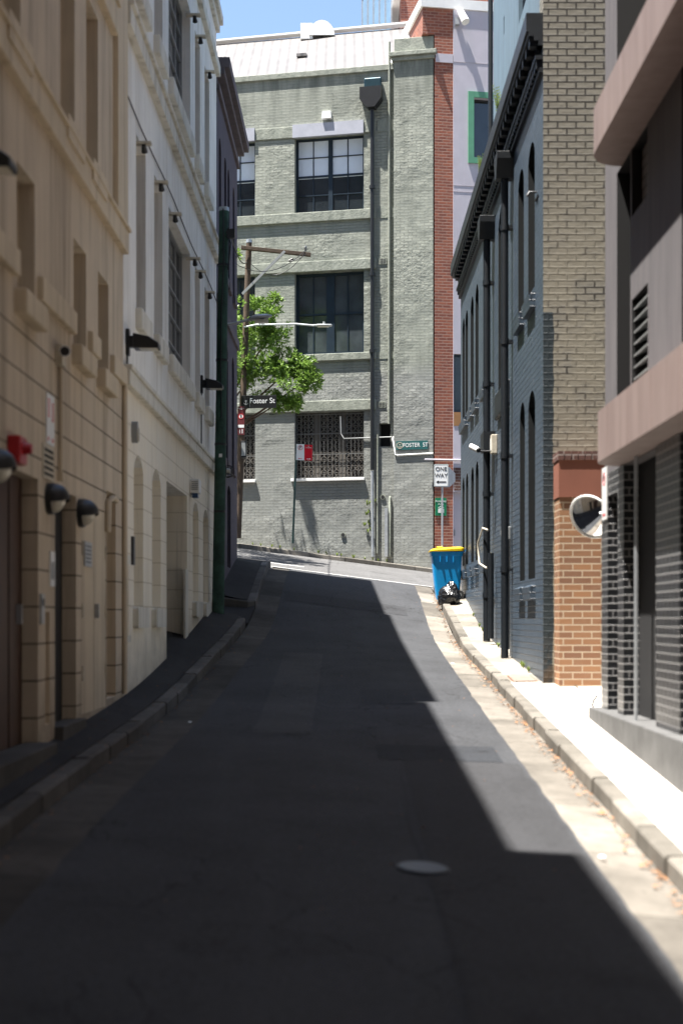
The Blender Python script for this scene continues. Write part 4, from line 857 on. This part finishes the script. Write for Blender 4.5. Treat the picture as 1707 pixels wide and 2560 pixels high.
def arrow(F, a0, a1, z, h, n, left=True):
    L = a1 - a0; hd = h * 1.6
    pts = [(a0, z), (a0 + hd, z + h), (a0 + hd, z + h * .35), (a1, z + h * .35), (a1, z - h * .35), (a0 + hd, z - h * .35), (a0 + hd, z - h)]
    if not left: pts = [(a0 + a1 - a, zz) for a, zz in pts][::-1]
    return MB().fprism(F, pts, n, n + .003)
arrow(F2, .06, .17, zb + .045, .018, 0).build('arrow', M['signred'], sg); arrow(F2, .30, .42, zb + .03, .022, 0, False).build('arrow', M['signwhite'], sg)
# one way sign
D = 40.75; sg = thing('one_way_sign', 'white ONE WAY sign with black left arrow on a pale pole', 'sign', W(1105, 1410, D))
MB().tube([W(1105, 1425, D), W(1105, 1165, D)], .028, 10).build('post', M['galv'], sg)
F2 = Fr((W(1084.5, 0, D - .05).x, D - .05), (1, 0), (0, -1)); za, zb = Z(1161, D), Z(1217, D); wd = 35.5 * D / FP
def rrect(a0, a1, z0, z1, r):
    pts = []
    for cx, cz, t0 in ((a1 - r, z1 - r, 0), (a0 + r, z1 - r, 90), (a0 + r, z0 + r, 180), (a1 - r, z0 + r, 270)):
        pts += [(cx + r * math.cos(R(t0 + k * 30)), cz + r * math.sin(R(t0 + k * 30))) for k in range(4)]
    return pts
MB().fprism(F2, rrect(0, wd, zb, za, .03), -.006, 0).build('plate', M['signwhite'], sg)
o1 = rrect(.012, wd - .012, zb + .012, za - .012, .026); i1 = rrect(.02, wd - .02, zb + .02, za - .02, .02); mb = MB()
for k in range(len(o1)): kk = (k + 1) % len(o1); mb.fprism(F2, [o1[k], o1[kk], i1[kk], i1[k]], 0, .002)
mb.build('border', plain('sign_border_green', (.02, .10, .08), .4), sg)
text('ONE', .165, M['signblack'], sg, F2.p(wd / 2, za - .14, .003), (1, 0, 0), (0, 0, 1), sx=.95); text('WAY', .165, M['signblack'], sg, F2.p(wd / 2, za - .325, .003), (1, 0, 0), (0, 0, 1), sx=.95)
arrow(F2, .06, wd - .06, zb + .135, .045, 0.001).build('arrow', M['signblack'], sg)
st = thing('stop_sign_back', 'grey back of an octagonal sign behind the ONE WAY sign', 'sign', W(1112, 1190, D + .1))
F3 = Fr((W(1110, 0, D + .1).x, D + .08), (1, .25), (.25, -1)); zc = Z(1192, D); MB().fprism(F3, [(.04 + .31 * math.cos(R(22.5 + 45 * k)), zc + .31 * math.sin(R(22.5 + 45 * k))) for k in range(8)], -.006, 0).build('plate', M['galv'], st); MB().box(F3, -.02, .1, zc - .1, zc - .06, 0, .03).build('bracket', M['galv'], st)

# ------------------------------------------------------------------ bin and bag
bz = rp(2.17, 30.25) - .005; bn = thing('wheelie_bin', 'blue wheelie bin with yellow lid standing on the right kerb', 'bin', (2.17, 30.5, bz))
def ringpts(hx, hy, z, cx=0, r=.05):
    pts = []
    for sx, sy, t0 in ((1, 1, 0), (-1, 1, 90), (-1, -1, 180), (1, -1, 270)):
        for k in range(4): a = R(t0 + k * 30); pts.append((2.17 + cx + sx * (hx - r) + r * math.cos(a), 30.5 + sy * (hy - r) + r * math.sin(a), bz + z))
    return pts
def loft(rings, cap0=True, cap1=True):
    mb = MB(); n = len(rings[0]); vs = [p for r_ in rings for p in r_]
    mb.mesh(vs, [(i * n + k, i * n + (k + 1) % n, (i + 1) * n + (k + 1) % n, (i + 1) * n + k) for i in range(len(rings) - 1) for k in range(n)], 0, False)
    if cap0: mb.face(rings[0][::-1])
    if cap1: mb.face(rings[-1])
    return mb
body = loft([ringpts(.235, .22, 0, .03), ringpts(.245, .225, .05, .03), ringpts(.27, .235, .3, .02), ringpts(.315, .265, .92, .0), ringpts(.33, .275, .925, 0), ringpts(.335, .28, .985, 0), ringpts(.35, .29, .99, 0), ringpts(.352, .292, 1.02, 0)])
for k in (-.16, -.02, .12): body.wbox(2.17 + k, 2.17 + k + .02, 30.5 - .292, 30.5 - .24, bz + .80, bz + .93)
body.build('body', M['blue_bin'], bn)
lidr = [ringpts(.365, .298, 1.021, -.005), ringpts(.368, .30, 1.045, -.005), ringpts(.30, .25, 1.075, -.005), ringpts(.15, .14, 1.09, .0)]
for r_ in lidr:
    for k, p in enumerate(r_): r_[k] = (p[0], p[1], p[2] + .055 * (p[0] - 1.81) / .73 * (1 if p[2] > bz + 1.03 else .35))
ld = loft(lidr).build('lid', M['yellow'], bn); MB().tube([(2.0, 30.30, bz + 1.10), (1.95, 30.32, bz + 1.115), (2.08, 30.32, bz + 1.125)], .016, 8).build('lid_grip', M['yellow'], ld)
MB().tube([(2.535, 30.25, bz + 1.04), (2.535, 30.75, bz + 1.04)], .022, 10).build('handle', M['blue_bin'], bn)
for sy in (-.255, .255):
    wc = Vector((2.43, 30.5 + sy, bz + .1)); wl = MB().tube([wc + Vector((0, -.025, 0)), wc + Vector((0, .025, 0))], .10, 18).build('wheel', M['rubber'], bn)
    MB().tube([wc + Vector((0, -.03, 0)), wc + Vector((0, .03, 0))], .045, 12).build('hub', M['greypaint'], wl)
MB().tube([(2.43, 30.25, bz + .1), (2.43, 30.75, bz + .1)], .012, 8).build('axle', M['galv'], bn)
# garbage bag
bm = bmesh.new(); bmesh.ops.create_icosphere(bm, subdivisions=5, radius=1)
gzb = rp(2.15, 29.68)
for v in bm.verts:
    n = v.co.copy(); k = 1 + .22 * mnoise.noise(n * 1.6 + Vector((3, 1, 0))); r1 = mnoise.noise(n * 3.4 + Vector((0, 5, 2))); r2 = mnoise.noise(n * 7.5 + Vector((1, 2, 7)))
    k += .16 * (1 - abs(r1) * 3) * .5 + .05 * (1 - 2 * abs(r2))
    top = max(0, n.z - .45); k += .22 * top; x, y, z = n * k
    z = max(z, -.72); z = z + .72; s_ = 1 - .42 * max(0, n.z)
    v.co = (2.15 + x * .235 * s_ + .03 * z, 29.72 + y * .21 * s_, gzb - .02 + z * .255)
me = bpy.data.meshes.new('garbage_bag'); bm.to_mesh(me); bm.free(); me.polygons.foreach_set('use_smooth', [True] * len(me.polygons))
q = N('black_plastic_film', .22, .6); q.col((.008, .008, .009)); q.bump(q.noise(14., detail=2), .012); me.materials.append(q.m)
bg_ = bpy.data.objects.new('garbage_bag', me); C.objects.link(bg_); tag(bg_, 'crumpled black garbage bag leaning against the blue bin', 'garbage bag')

# ------------------------------------------------------------------ tree in front of the green building
def leaves(mb, blobs, size, per, n, seed=1, slim=.22, droop=.25):
    rnd = random.Random(seed)
    for (c, r, k) in blobs:
        for _ in range(int(n * k)):
            d = Vector((rnd.gauss(0, 1), rnd.gauss(0, 1), rnd.gauss(0, 1))).normalized(); rr = r * (rnd.random() ** .45)
            p = c + Vector((d.x * rr, d.y * rr, d.z * rr * .85))
            if mnoise.noise(p * 1.9) < -.12: continue
            ax = (d + Vector((rnd.gauss(0, .4), rnd.gauss(0, .4), rnd.gauss(0, .4) + .3))).normalized()
            for i in range(per):
                a = (ax + Vector((rnd.gauss(0, .55), rnd.gauss(0, .55), rnd.gauss(0, .5) - droop * .4))).normalized(); l = size * rnd.uniform(.6, 1.15); w_ = a.cross(Vector((rnd.gauss(0, 1), rnd.gauss(0, 1), rnd.gauss(0, 1)))).normalized() * l * slim
                q = p + ax * rnd.uniform(-.05, .05); m_ = q + a * l * .5 + Vector((0, 0, .02 * l)); mb.face([q, m_ + w_, q + a * l, m_ - w_])
    return mb
def Bq(u, v, d, r, k): return (W(u, v, d), r, k)
blobs = [Bq(640, 772, 40.8, .42, .6), Bq(668, 790, 40.5, .45, .7), Bq(690, 815, 40.7, .42, .7), Bq(640, 845, 40.8, .62, 1.1), Bq(690, 850, 40.6, .42, .6), Bq(640, 925, 40.7, .68, 1.3), Bq(700, 905, 40.5, .5, .9), Bq(745, 905, 40.4, .46, .9), Bq(768, 950, 40.5, .42, .8), Bq(725, 965, 40.4, .5, .9), Bq(700, 1005, 40.6, .32, .5), Bq(735, 1010, 40.5, .26, .35), Bq(640, 985, 40.8, .4, .5), Bq(688, 745, 40.7, .2, .15),
         Bq(560, 800, 40.7, 1.0, 1.2), Bq(540, 920, 40.5, 1.1, 1.3), Bq(480, 860, 40.0, 1.2, 1.2), Bq(470, 980, 39.6, 1.1, 1.0), Bq(588, 636, 41.4, .15, .08), Bq(420, 900, 39.4, 1.1, 1.0), (Vector((-4.5, 35.4, 7.2)), 1.1, .9), (Vector((-4.3, 37.0, 7.0)), 1.2, 1.0), (Vector((-5.2, 34.6, 7.4)), 1.0, .8), (Vector((-3.9, 38.2, 7.4)), .8, .7), (Vector((-3.75, 35.6, 9.3)), .95, 2.4), (Vector((-3.72, 36.6, 9.9)), .85, 2.2), (Vector((-3.95, 37.7, 9.0)), .95, 1.8), (Vector((-3.65, 35.2, 7.6)), .8, 1.6)]
tr = thing('street_tree', 'bright green leafy tree growing beside the brown utility pole', 'tree', (-4.6, 40.7, 2.3))
leaves(MB(), blobs, .12, 8, 430, 3, .16, .35).build('crown', M['leaf'], tr)
mb = MB(); base = Vector((-4.6, 40.9, 2.2)); fk = Vector((-4.5, 40.9, 4.9)); mb.tube([base, base.lerp(fk, .5) + Vector((.06, 0, 0)), fk], [.15, .12, .10], 10)
for i in (0, 2, 5, 7, 8, 10, 14, 15, 16, 17): c = blobs[i][0]; m_ = fk.lerp(c, .5) + Vector((0, 0, -.18)); mb.tube([fk, m_, c], [.06, .035, .012], 6)
mb.build('trunk', M['bark'], tr)

# ------------------------------------------------------------------ fittings on the left walls
def flood(s, z, label):
    o = thing('wall_floodlight', label, 'wall light', LF.p(s, z), 'black floodlights on the left walls')
    MB().box(LF, s - .05, s + .05, z - .14, z + .16, 0, .04).build('wall_plate', M['black'], o, .008); MB().box(LF, s - .035, s + .035, z - .05, z + .08, .04, .1).build('bracket', M['black'], o)
    h = MB(); h.mesh([LF.p(s + k * wd, zz, n) for k in (-1, 1) for wd, zz, n in ((.11, z - .07, .09), (.11, z + .10, .09), (.12, z + .06, .27), (.11, z - .01, .38), (.11, z - .07, .38))], [(0, 1, 2, 3, 4), (9, 8, 7, 6, 5), (0, 5, 6, 1), (1, 6, 7, 2), (2, 7, 8, 3), (3, 8, 9, 4), (4, 9, 5, 0)]); hd = h.build('lamp_head', M['black'], o, .012)
    MB().box(LF, s - .09, s + .09, z - .076, z - .068, .16, .36).build('lens', M['lamp_glass'], hd); return o
flood(9.25, 2.98, 'black floodlight jutting from the beige wall at the picture edge'); flood(16.2, 3.13, 'black floodlight on the white wall beside the beige building'); flood(24.1, 3.95, 'black floodlight on the white wall near the green pole')
def bulk(s, z, label):
    o = thing('bulkhead_light', label, 'wall light', LF.p(s, z), 'round eyelid wall lights on the beige wall'); r = .135
    MB().fprism(LF, [(s + r * math.cos(k * math.pi / 12), z + r * math.sin(k * math.pi / 12)) for k in range(24)], 0, .05).build('base', M['black'], o)
    def dome(rr, h, a0, a1):
        mb = MB(); vs = []
        for i in range(7):
            ph = math.pi / 2 * i / 6
            for k in range(17):
                th = a0 + (a1 - a0) * k / 16; vs.append(LF.p(s + rr * math.cos(ph) * math.cos(th), z + rr * math.cos(ph) * math.sin(th), .05 + h * math.sin(ph)))
        return mb.mesh(vs, [(i * 17 + k, i * 17 + k + 1, (i + 1) * 17 + k + 1, (i + 1) * 17 + k) for i in range(6) for k in range(16)], 0, True)
    dome(r * .88, .10, 0, 2 * math.pi).build('diffuser', M['lamp_glass'], o); dome(r * .98, .135, -.25, math.pi + .25).build('hood', M['black'], o); return o
bulk(10.15, 1.08, 'round black eyelid light over the brown gate, cut by picture edge'); bulk(12.05, 1.01, 'round black eyelid light between brown gate and dark doorway'); bulk(13.42, .99, 'round black eyelid light above the beige service doors')
cc = thing('security_camera', 'white bullet camera on the beige wall above a thin conduit', 'camera', LF.p(12.4, 2.28))
MB().box(LF, 12.35, 12.5, 2.2, 2.38, 0, .06).build('mount', M['grime'], cc); c0 = Vector(LF.p(12.42, 2.33, .07)); MB().tube([c0, c0 + Vector((.03, -.16, -.03))], .05, 14).build('barrel', M['whitepaint'], cc); MB().tube([c0 + Vector((.031, -.161, -.03)), c0 + Vector((.033, -.172, -.032))], .04, 14).build('lens', M['signblack'], cc)
MB().tube([LF.p(12.45, 2.2, .025), LF.p(12.45, 1.27, .025)], .018, 8).build('conduit', M['beige_plain'], cc); MB().box(LF, 12.41, 12.5, 1.2, 1.28, 0, .05).build('junction_box', M['beige_plain'], cc)
al = thing('fire_alarm', 'red fire alarm sounder with strobe above the brown gate', 'alarm', LF.p(10.7, 1.27))
MB().box(LF, 10.62, 10.86, 1.16, 1.37, 0, .10).build('case', M['red'], al, .015); MB().tube([LF.p(10.74, 1.28, .1), LF.p(10.74, 1.28, .16)], [.05, .035], 12).build('strobe', M['red'], al)
vt = thing('wall_vent', 'louvred metal vent set in the beige wall below white sign', 'vent', LF.p(12, 1.3))
MB().box(LF, 11.82, 12.24, 1.17, 1.46, 0, .012).build('frame', M['grime'], vt); mb = MB()
for k in range(5): mb.box(LF, 11.86, 12.2, 1.2 + k * .05, 1.225 + k * .05, .012, .016)
mb.build('slot', M['dark'], vt)
sg = thing('wall_sign', 'tall white sign with red lettering high on the beige wall', 'sign', LF.p(12.1, 1.7))
MB().box(LF, 11.95, 12.25, 1.47, 1.9, .002, .014).build('plate', M['signwhite'], sg); mb = MB()
for a, z0_, z1_ in ((11.99, 1.7, 1.87), (12.15, 1.68, 1.86)):
    mb.box(LF, a, a + .06, z0_, z0_ + .02, .014, .017)
    for k in range(5): mb.box(LF, a, a + .06, z0_ + .03 + k * .027, z0_ + .045 + k * .027, .014, .017)
mb.box(LF, 11.99, 12.03, 1.5, 1.53, .014, .017).box(LF, 12.15, 12.2, 1.5, 1.53, .014, .017); mb.build('red_print', M['signred'], sg)
sg = thing('notice', 'small white notice on the beige pier beside dark doorway', 'sign', LF.p(12.2, .4)); MB().box(LF, 12.1, 12.28, .27, .57, .002, .012).build('plate', M['signwhite'], sg); MB().box(LF, 12.13, 12.25, .33, .48, .012, .014).build('print', M['greypaint'], sg)
sg = thing('notice', 'silver notice plate fixed to the beige service doors', 'sign', LF.p(13.85, .6)); MB().box(LF, 13.66, 14.02, .5, .74, .0, .012).build('plate', M['galv'], sg); mb = MB()
for k in range(5): mb.box(LF, 13.7, 13.98, .535 + k * .038, .552 + k * .038, .012, .014)
mb.build('print', M['signblack'], sg)
ic = thing('intercom', 'small metal intercom panel on the gate jamb', 'intercom', LF.p(11.75, .1)); MB().box(LF, 11.72, 11.84, -.05, .2, .0, .02).build('panel', M['galv'], ic); MB().box(LF, 11.75, 11.81, .1, .16, .02, .026).build('button', M['signblack'], ic)
el_ = thing('emergency_light', 'white oval emergency light on the white wall', 'wall light', LF.p(16.62, 2.17)); MB().fprism(LF, [(16.62 + .055 * math.cos(k * .3927), 2.17 + .13 * math.sin(k * .3927)) for k in range(16)], 0, .07).build('case', M['greypaint'], el_, .02); MB().fprism(LF, [(16.62 + .038 * math.cos(k * .3927), 2.14 + .08 * math.sin(k * .3927)) for k in range(16)], .07, .085).build('lens', M['lamp_glass'], el_)
ab = thing('alarm_box', 'white slatted alarm box on the white wall over the loading bay', 'alarm', LF.p(22.7, 2.1)); MB().box(LF, 22.5, 22.78, 1.98, 2.2, 0, .15).build('case', M['whitepaint'], ab, .012); MB().box(LF, 22.55, 22.7, 1.91, 1.98, .03, .12).build('beacon', plain('blue_beacon', (.02, .06, .16), .3), ab); mb = MB()
for k in range(5): mb.box(LF, 22.488, 22.5, 2.03 + k * .03, 2.043 + k * .03, .03, .13)
mb.build('slot', M['greypaint'], ab)
sl_ = None; k = 0
names = ['first', 'second', 'third', 'fourth', 'fifth', 'sixth']
for zt, fl_ in ((5.77, 'lower'), (9.62, 'upper')):
    for i, a in enumerate((16.99, 18.52, 19.97, 22.45, 23.28, 24.78)):
        o = thing('window_spotlight', 'small spotlight heading %s row windows of white wall, %s from the beige building' % (fl_, names[i]), 'spotlight', LF.p(a, zt), 'spotlights at the white building window heads')
        MB().box(LF, a, a + .1, zt - .10, zt - .07, -.06, .17).build('arm', M['grime'], o); c0 = Vector(LF.p(a + .05, zt - .13, .08)); MB().tube([c0 + Vector((0, -.03, .02)), c0 + Vector((0, .05, -.04))], [.025, .04], 10).build('lamp', M['black'], o)
tag(MB().tube([LF.p(16.05 + k * 1.08, 5.96 - .03 * math.sin(k * 1.3), .015) for k in range(11)], .008, 6).build('wall_cable', M['timber']), 'thin dark cable pinned along the white wall below the belt course', 'cable')
tag(MB().tube([LF.p(24.05, 3.8, .02), LF.p(24.04, 2.9, .02)], .012, 6).build('wall_conduit', M['black']), 'black conduit running down the white wall under the far floodlight', 'conduit')
tag(MB().tube([LF.p(16.15, 3.0, .02), LF.p(16.16, 2.88, .02)], .012, 6).build('wall_conduit', M['black']), 'short black conduit under the floodlight beside the beige building', 'conduit')
tag(MB().tube([LF.p(15.93, 2.62, .03), LF.p(15.93, -.85, .03)], .03, 8).build('rain_pipe', M['beige_plain']), 'thin beige rainwater pipe at the joint between beige and white buildings', 'pipe')
tag(MB().tube([LF.p(14.86, .9, .02), LF.p(14.86, 1.22, .03), LF.p(14.95, 1.26, .06), LF.p(15.05, 1.24, .08)], .035, 8).build('vent_pipe', M['beige_plain']), 'hooked beige vent pipe beside the beige service doors', 'pipe')
cg = thing('cage_light', 'caged bulkhead light on the purple wall behind the green pole', 'wall light', LF.p(28.5, 2.9)); MB().box(LF, 28.42, 28.6, 2.82, 3.06, 0, .05).build('base', M['black'], cg); MB().tube([LF.p(28.5, 2.94, .05), LF.p(28.5, 2.94, .12)], [.07, .05], 12).build('globe', M['lamp_glass'], cg); mb = MB()
for a in (28.43, 28.51, 28.59): mb.tube([LF.p(a, 2.82, .05), LF.p(a, 2.84, .15), LF.p(a, 3.04, .15), LF.p(a, 3.06, .05)], .008, 6)
for z in (2.88, 3.0): mb.tube([LF.p(28.42, z, .05), LF.p(28.43, z, .15), LF.p(28.59, z, .15), LF.p(28.6, z, .05)], .008, 6)
mb.build('cage', M['black'], cg)

# ------------------------------------------------------------------ fittings on the right walls
cc = thing('security_camera', 'white camera on a long black arm from the blue wall', 'camera', RF.p(24.3, 2.8)); q = W(1184, 1123, 24.2); MB().tube([RF.p(24.25, q.z - .03, 0), (q.x + .06, 24.25, q.z - .03)], .016, 8).build('arm', M['black'], cc); MB().tube([(q.x - .04, 24.3, q.z + .06), (q.x + .07, 24.15, q.z - .02)], .05, 12).build('barrel', M['whitepaint'], cc); MB().tube([(q.x + .07, 24.149, q.z - .021), (q.x + .08, 24.135, q.z - .03)], .04, 12).build('lens', M['signblack'], cc)
mbx = thing('meter_box', 'cream meter box on the blue wall beside the lower downpipe', 'meter box', RF.p(24.1, 3.0)); MB().box(RF, 24.0, 24.18, 2.78, 3.1, 0, .1).build('case', M['grime'], mbx, .01); MB().box(RF, 24.03, 24.15, 2.84, 3.04, .1, .108).build('lid', M['whitepaint'], mbx)
mbx = thing('meter_box', 'grey switch box beside the black doorway in the blue wall', 'meter box', RF.p(22.1, 1.3)); MB().box(RF, 22.05, 22.2, 1.22, 1.42, 0, .14).build('case', M['greypaint'], mbx, .01); MB().box(RF, 22.08, 22.17, 1.26, 1.38, .14, .148).build('lid', M['galv'], mbx)
wb = thing('wall_hook', 'black iron hook on the blue wall beside the nearest upper window', 'hook', RF.p(19.0, 5.6)); MB().tube([RF.p(19.1, 5.72, 0), RF.p(19.1, 5.72, .1), RF.p(19.1, 5.66, .13)], .014, 6).build('hook', M['black'], wb); MB().box(RF, 18.9, 19.14, 5.6, 5.63, 0, .02).build('stay', M['black'], wb)
tag(MB().tube([RF.p(24.28, 1.5, .13), RF.p(24.5, 1.55, .2), RF.p(24.75, 1.3, .26), RF.p(24.7, .95, .24), RF.p(24.3, .85, .15)], .016, 8).build('hose_loop', M['grime']), 'pale cable loop hanging on the downpipe by the blue wall', 'cable')
mr = thing('convex_mirror', 'round convex traffic mirror with white rim in front of tan brick wall', 'mirror', (2.78, 16.4, .9))
cN = Vector((-.55, -.62, -.42)).normalized(); ctr = W(1476, 1292, 16.2); ux = cN.cross(Vector((0, 0, 1))).normalized(); uy = ux.cross(cN).normalized(); RM = .25
mb = MB(); vs = []
for i in range(9):
    ph = i / 8
    for k in range(32): a = 2 * math.pi * k / 32; vs.append(ctr + (ux * math.cos(a) + uy * math.sin(a)) * RM * ph + cN * (.07 * (1 - ph * ph)))
mb.mesh(vs, [(i * 32 + k, i * 32 + (k + 1) % 32, (i + 1) * 32 + (k + 1) % 32, (i + 1) * 32 + k) for i in range(8) for k in range(32)], 0, True)
q = N('mirror_surface', .03, .5); q.b.inputs['Metallic'].default_value = 1; q.col((.85, .86, .87)); mb.build('mirror_face', q.m, mr)
MB().tube([ctr + (ux * math.cos(k * math.pi / 16) + uy * math.sin(k * math.pi / 16)) * (RM + .008) for k in range(33)], .014, 8, caps=False).build('rim', M['whitepaint'], mr)
MB().tube([ctr - cN * .01, ctr - cN * .03], [RM, RM * .9], 32).build('back', M['terracotta'], mr); MB().tube([ctr - cN * .03, ctr - cN * .12, (2.95, 15.2, ctr.z - .05)], .02, 8).build('bracket', M['galv'], mr)
sg = thing('wall_sign', 'narrow white sign with red marks on the black brick pier', 'sign', PF.p(14.9, .8)); F2 = Fr(PF.p(14.98, 0, .004)[:2], (0, -1), (-1, 0)); z0, z1 = Z(1300, 14.9), Z(1170, 14.9)
MB().box(F2, 0, .24, z0, z1, .0, .012).build('plate', M['signwhite'], sg); ring(F2, .12, z1 - .12, .07, .014, .012, .015).build('roundel', M['signred'], sg); text('P', .1, M['signblack'], sg, F2.p(.12, z1 - .12, .016), F2.d.to_3d(), (0, 0, 1)); arrow(F2, .05, .19, z0 + .05, .025, .012).build('arrow', M['signred'], sg)

# ------------------------------------------------------------------ on the ground
def disc(mb, x, y, r, zf, off, h=0, k=28, ry=None):
    ry = ry or r; pts = [(x + r * math.cos(2 * math.pi * i / k), y + ry * math.sin(2 * math.pi * i / k)) for i in range(k)]
    top = [(px, py, zf(px, py) + off + h) for px, py in pts]; bot = [(px, py, zf(px, py) + off - .01) for px, py in pts]
    mb.mesh(top + bot, [(i, (i + 1) % k, k + (i + 1) % k, k + i) for i in range(k)]); mb.face(top); return mb
mh = thing('manhole_cover', 'round steel cover set in the shaded asphalt', 'manhole cover', (.48, 8.75, lane(.48, 8.75))); disc(MB(), .48, 8.75, .165, lane, .017, .006).build('frame', M['black'], mh); ml = disc(MB(), .48, 8.75, .148, lane, .024, .004).build('lid', plain('worn_steel_sky_tint', (.06, .08, .11), .35, .25, 9, .002), mh)  # steel lid, its bluish sky reflection put into the base colour
pl = thing('pit_lid', 'rectangular concrete pit lid with rusty frame in the right footpath', 'pit lid', (2.36, 18.9, rp(2.36, 18.9))); mb = MB()
sq = lambda x0, x1, y0, y1, o_: [(x, y, rp(x, y) + o_) for x, y in ((x0, y0), (x1, y0), (x1, y1), (x0, y1))]
MB().face(sq(2.2, 2.52, 18.62, 19.35, .006)).build('frame', plain('rusty_steel', (.16, .06, .03), .8, .3), pl); MB().face(sq(2.215, 2.505, 18.65, 19.32, .01)).build('lid', M['path'], pl)
rnd = random.Random(11); mb = MB()
def leaf(mb, x, y, z, s):
    a = rnd.uniform(0, 6.28); c, s_ = math.cos(a) * s, math.sin(a) * s; t = rnd.uniform(.0, .5) * s
    mb.face([(x - c, y - s_, z), (x + s_ * .4, y - c * .4, z + t), (x + c, y + s_, z + t * .5), (x - s_ * .4, y + c * .4, z + .004)])
for _ in range(1000):
    y = rnd.uniform(6, 32); x = 2.02 - abs(rnd.gauss(0, .05)) - .01; leaf(mb, x, y, lane(x, y) + .012, rnd.uniform(.010, .036))
for _ in range(160):
    y = rnd.uniform(7, 25); x = kL(y) + .02 + abs(rnd.gauss(0, .07)); leaf(mb, x, y, lane(x, y) + .014, rnd.uniform(.010, .026))
for _ in range(140):
    y = rnd.uniform(8, 25); x = rnd.uniform(WL(y), kL(y)); leaf(mb, x, y, lp(x, y) + .012, rnd.uniform(.008, .02))
for _ in range(120):
    y = rnd.uniform(7, 33); x = rnd.uniform(-1.4, 1.6); leaf(mb, x, y, lane(x, y) + .022, rnd.uniform(.008, .018))
tag(mb.build('leaf_litter', M['leafdead']), kind='stuff')
for (u, v, yy, lab) in ((1132, 1663, 0, 'crumpled white paper scrap at the asphalt edge in sunlight'), (475, 1812, 0, 'torn white paper scrap beside the left shaded gutter'), (1505, 2152, 0, 'small white wrapper lying in the right gutter near the shadow edge')):
    dd = 8.; 
    for _ in range(60): x = (u - CU) * dd / FP; dd = (lane(x, dd)) * FP / (CV - v) * .5 + dd * .5
    x = (u - CU) * dd / FP; m_ = MB(); z = lane(x, dd) + .024
    pts = [(x + .032 * math.cos(k) * rnd.uniform(.6, 1.2), dd + .03 * math.sin(k) * rnd.uniform(.6, 1.2), z + rnd.uniform(0, .01)) for k in (0, 1, 2, 3, 4, 5.2)]
    for k in range(6): m_.face([(x, dd, z + .015), pts[k], pts[(k + 1) % 6]])
    tag(m_.build('paper_scrap', M['signwhite']), lab, 'litter')
# weeds: along the right wall, at the green wall's foot, and ferns on the blue cornice
def tuft(mb, c, h, n, rn, wd=.012):
    for _ in range(n):
        a = rn.uniform(0, 6.28); l = h * rn.uniform(.5, 1.1); lean = rn.uniform(.1, .6) * l; t = Vector((math.cos(a) * lean, math.sin(a) * lean, l)); s_ = Vector((-math.sin(a), math.cos(a), 0)) * wd; m_ = c + t * .55 + Vector((0, 0, .1 * l))
        mb.face([c - s_ * .5, c + s_ * .5, m_ + s_, m_ - s_]); mb.face([m_ - s_, m_ + s_, c + t])
mb = MB(); rn = random.Random(5)
for y in (19.7, 20.3, 20.5, 23.6, 25.2, 25.7, 26.3, 26.9, 28.2): tuft(mb, Vector((2.54, y, rp(2.54, y))), .09, 16, rn, .01)
for k in range(16): s_ = rn.uniform(1.2, 6.2); p = Vector(GF.p(s_, 0, .06)); p.z = cross(p.x, 40.4) + .12 + .05 * (p.y - 40.4); tuft(mb, p, .12, 9, rn, .015)
for k in range(14): p = Vector(GF.p(1.9 + rn.gauss(0, .08), 2.2 + rn.random() * 1.2, .07)); tuft(mb, p, .12, 8, rn, .02)
tag(mb.build('weeds', M['weed']), kind='stuff')
for (u, v, d, h, lab) in ((1273, 160, 22.2, .40, 'tall feathery weed growing out of the blue cornice'), (1224, 342, 25.2, .30, 'yellowing weed at the far part of the blue cornice'), (1318, 12, 18.9, .14, 'small yellow weed on the cornice by the cream wall')):
    mb = MB(); c = W(u, v, d); c.z = 7.85; c.x = 2.42
    for j in range(9):
        a = rn.uniform(0, 6.28); ln = rn.uniform(.1, .5); tip = c + Vector((math.cos(a) * h * ln, math.sin(a) * h * ln, h * rn.uniform(.6, 1.1)))
        for k in range(9):
            p = c.lerp(tip, (k + 1) / 9); l = h * .22 * (1 - k / 11)
            for sgn in (-1, 1): e = Vector((sgn * math.cos(a + 1.57) * l, sgn * math.sin(a + 1.57) * l, l * .5)); mb.face([p, p + e * .5 + Vector((0, 0, .02)), p + e, p + e * .5 - Vector((0, 0, .01))])
        mb.face([c, tip, c + Vector((.008, 0, 0))])
    tag(mb.build('fern_weed', M['weed']), lab, 'plant')
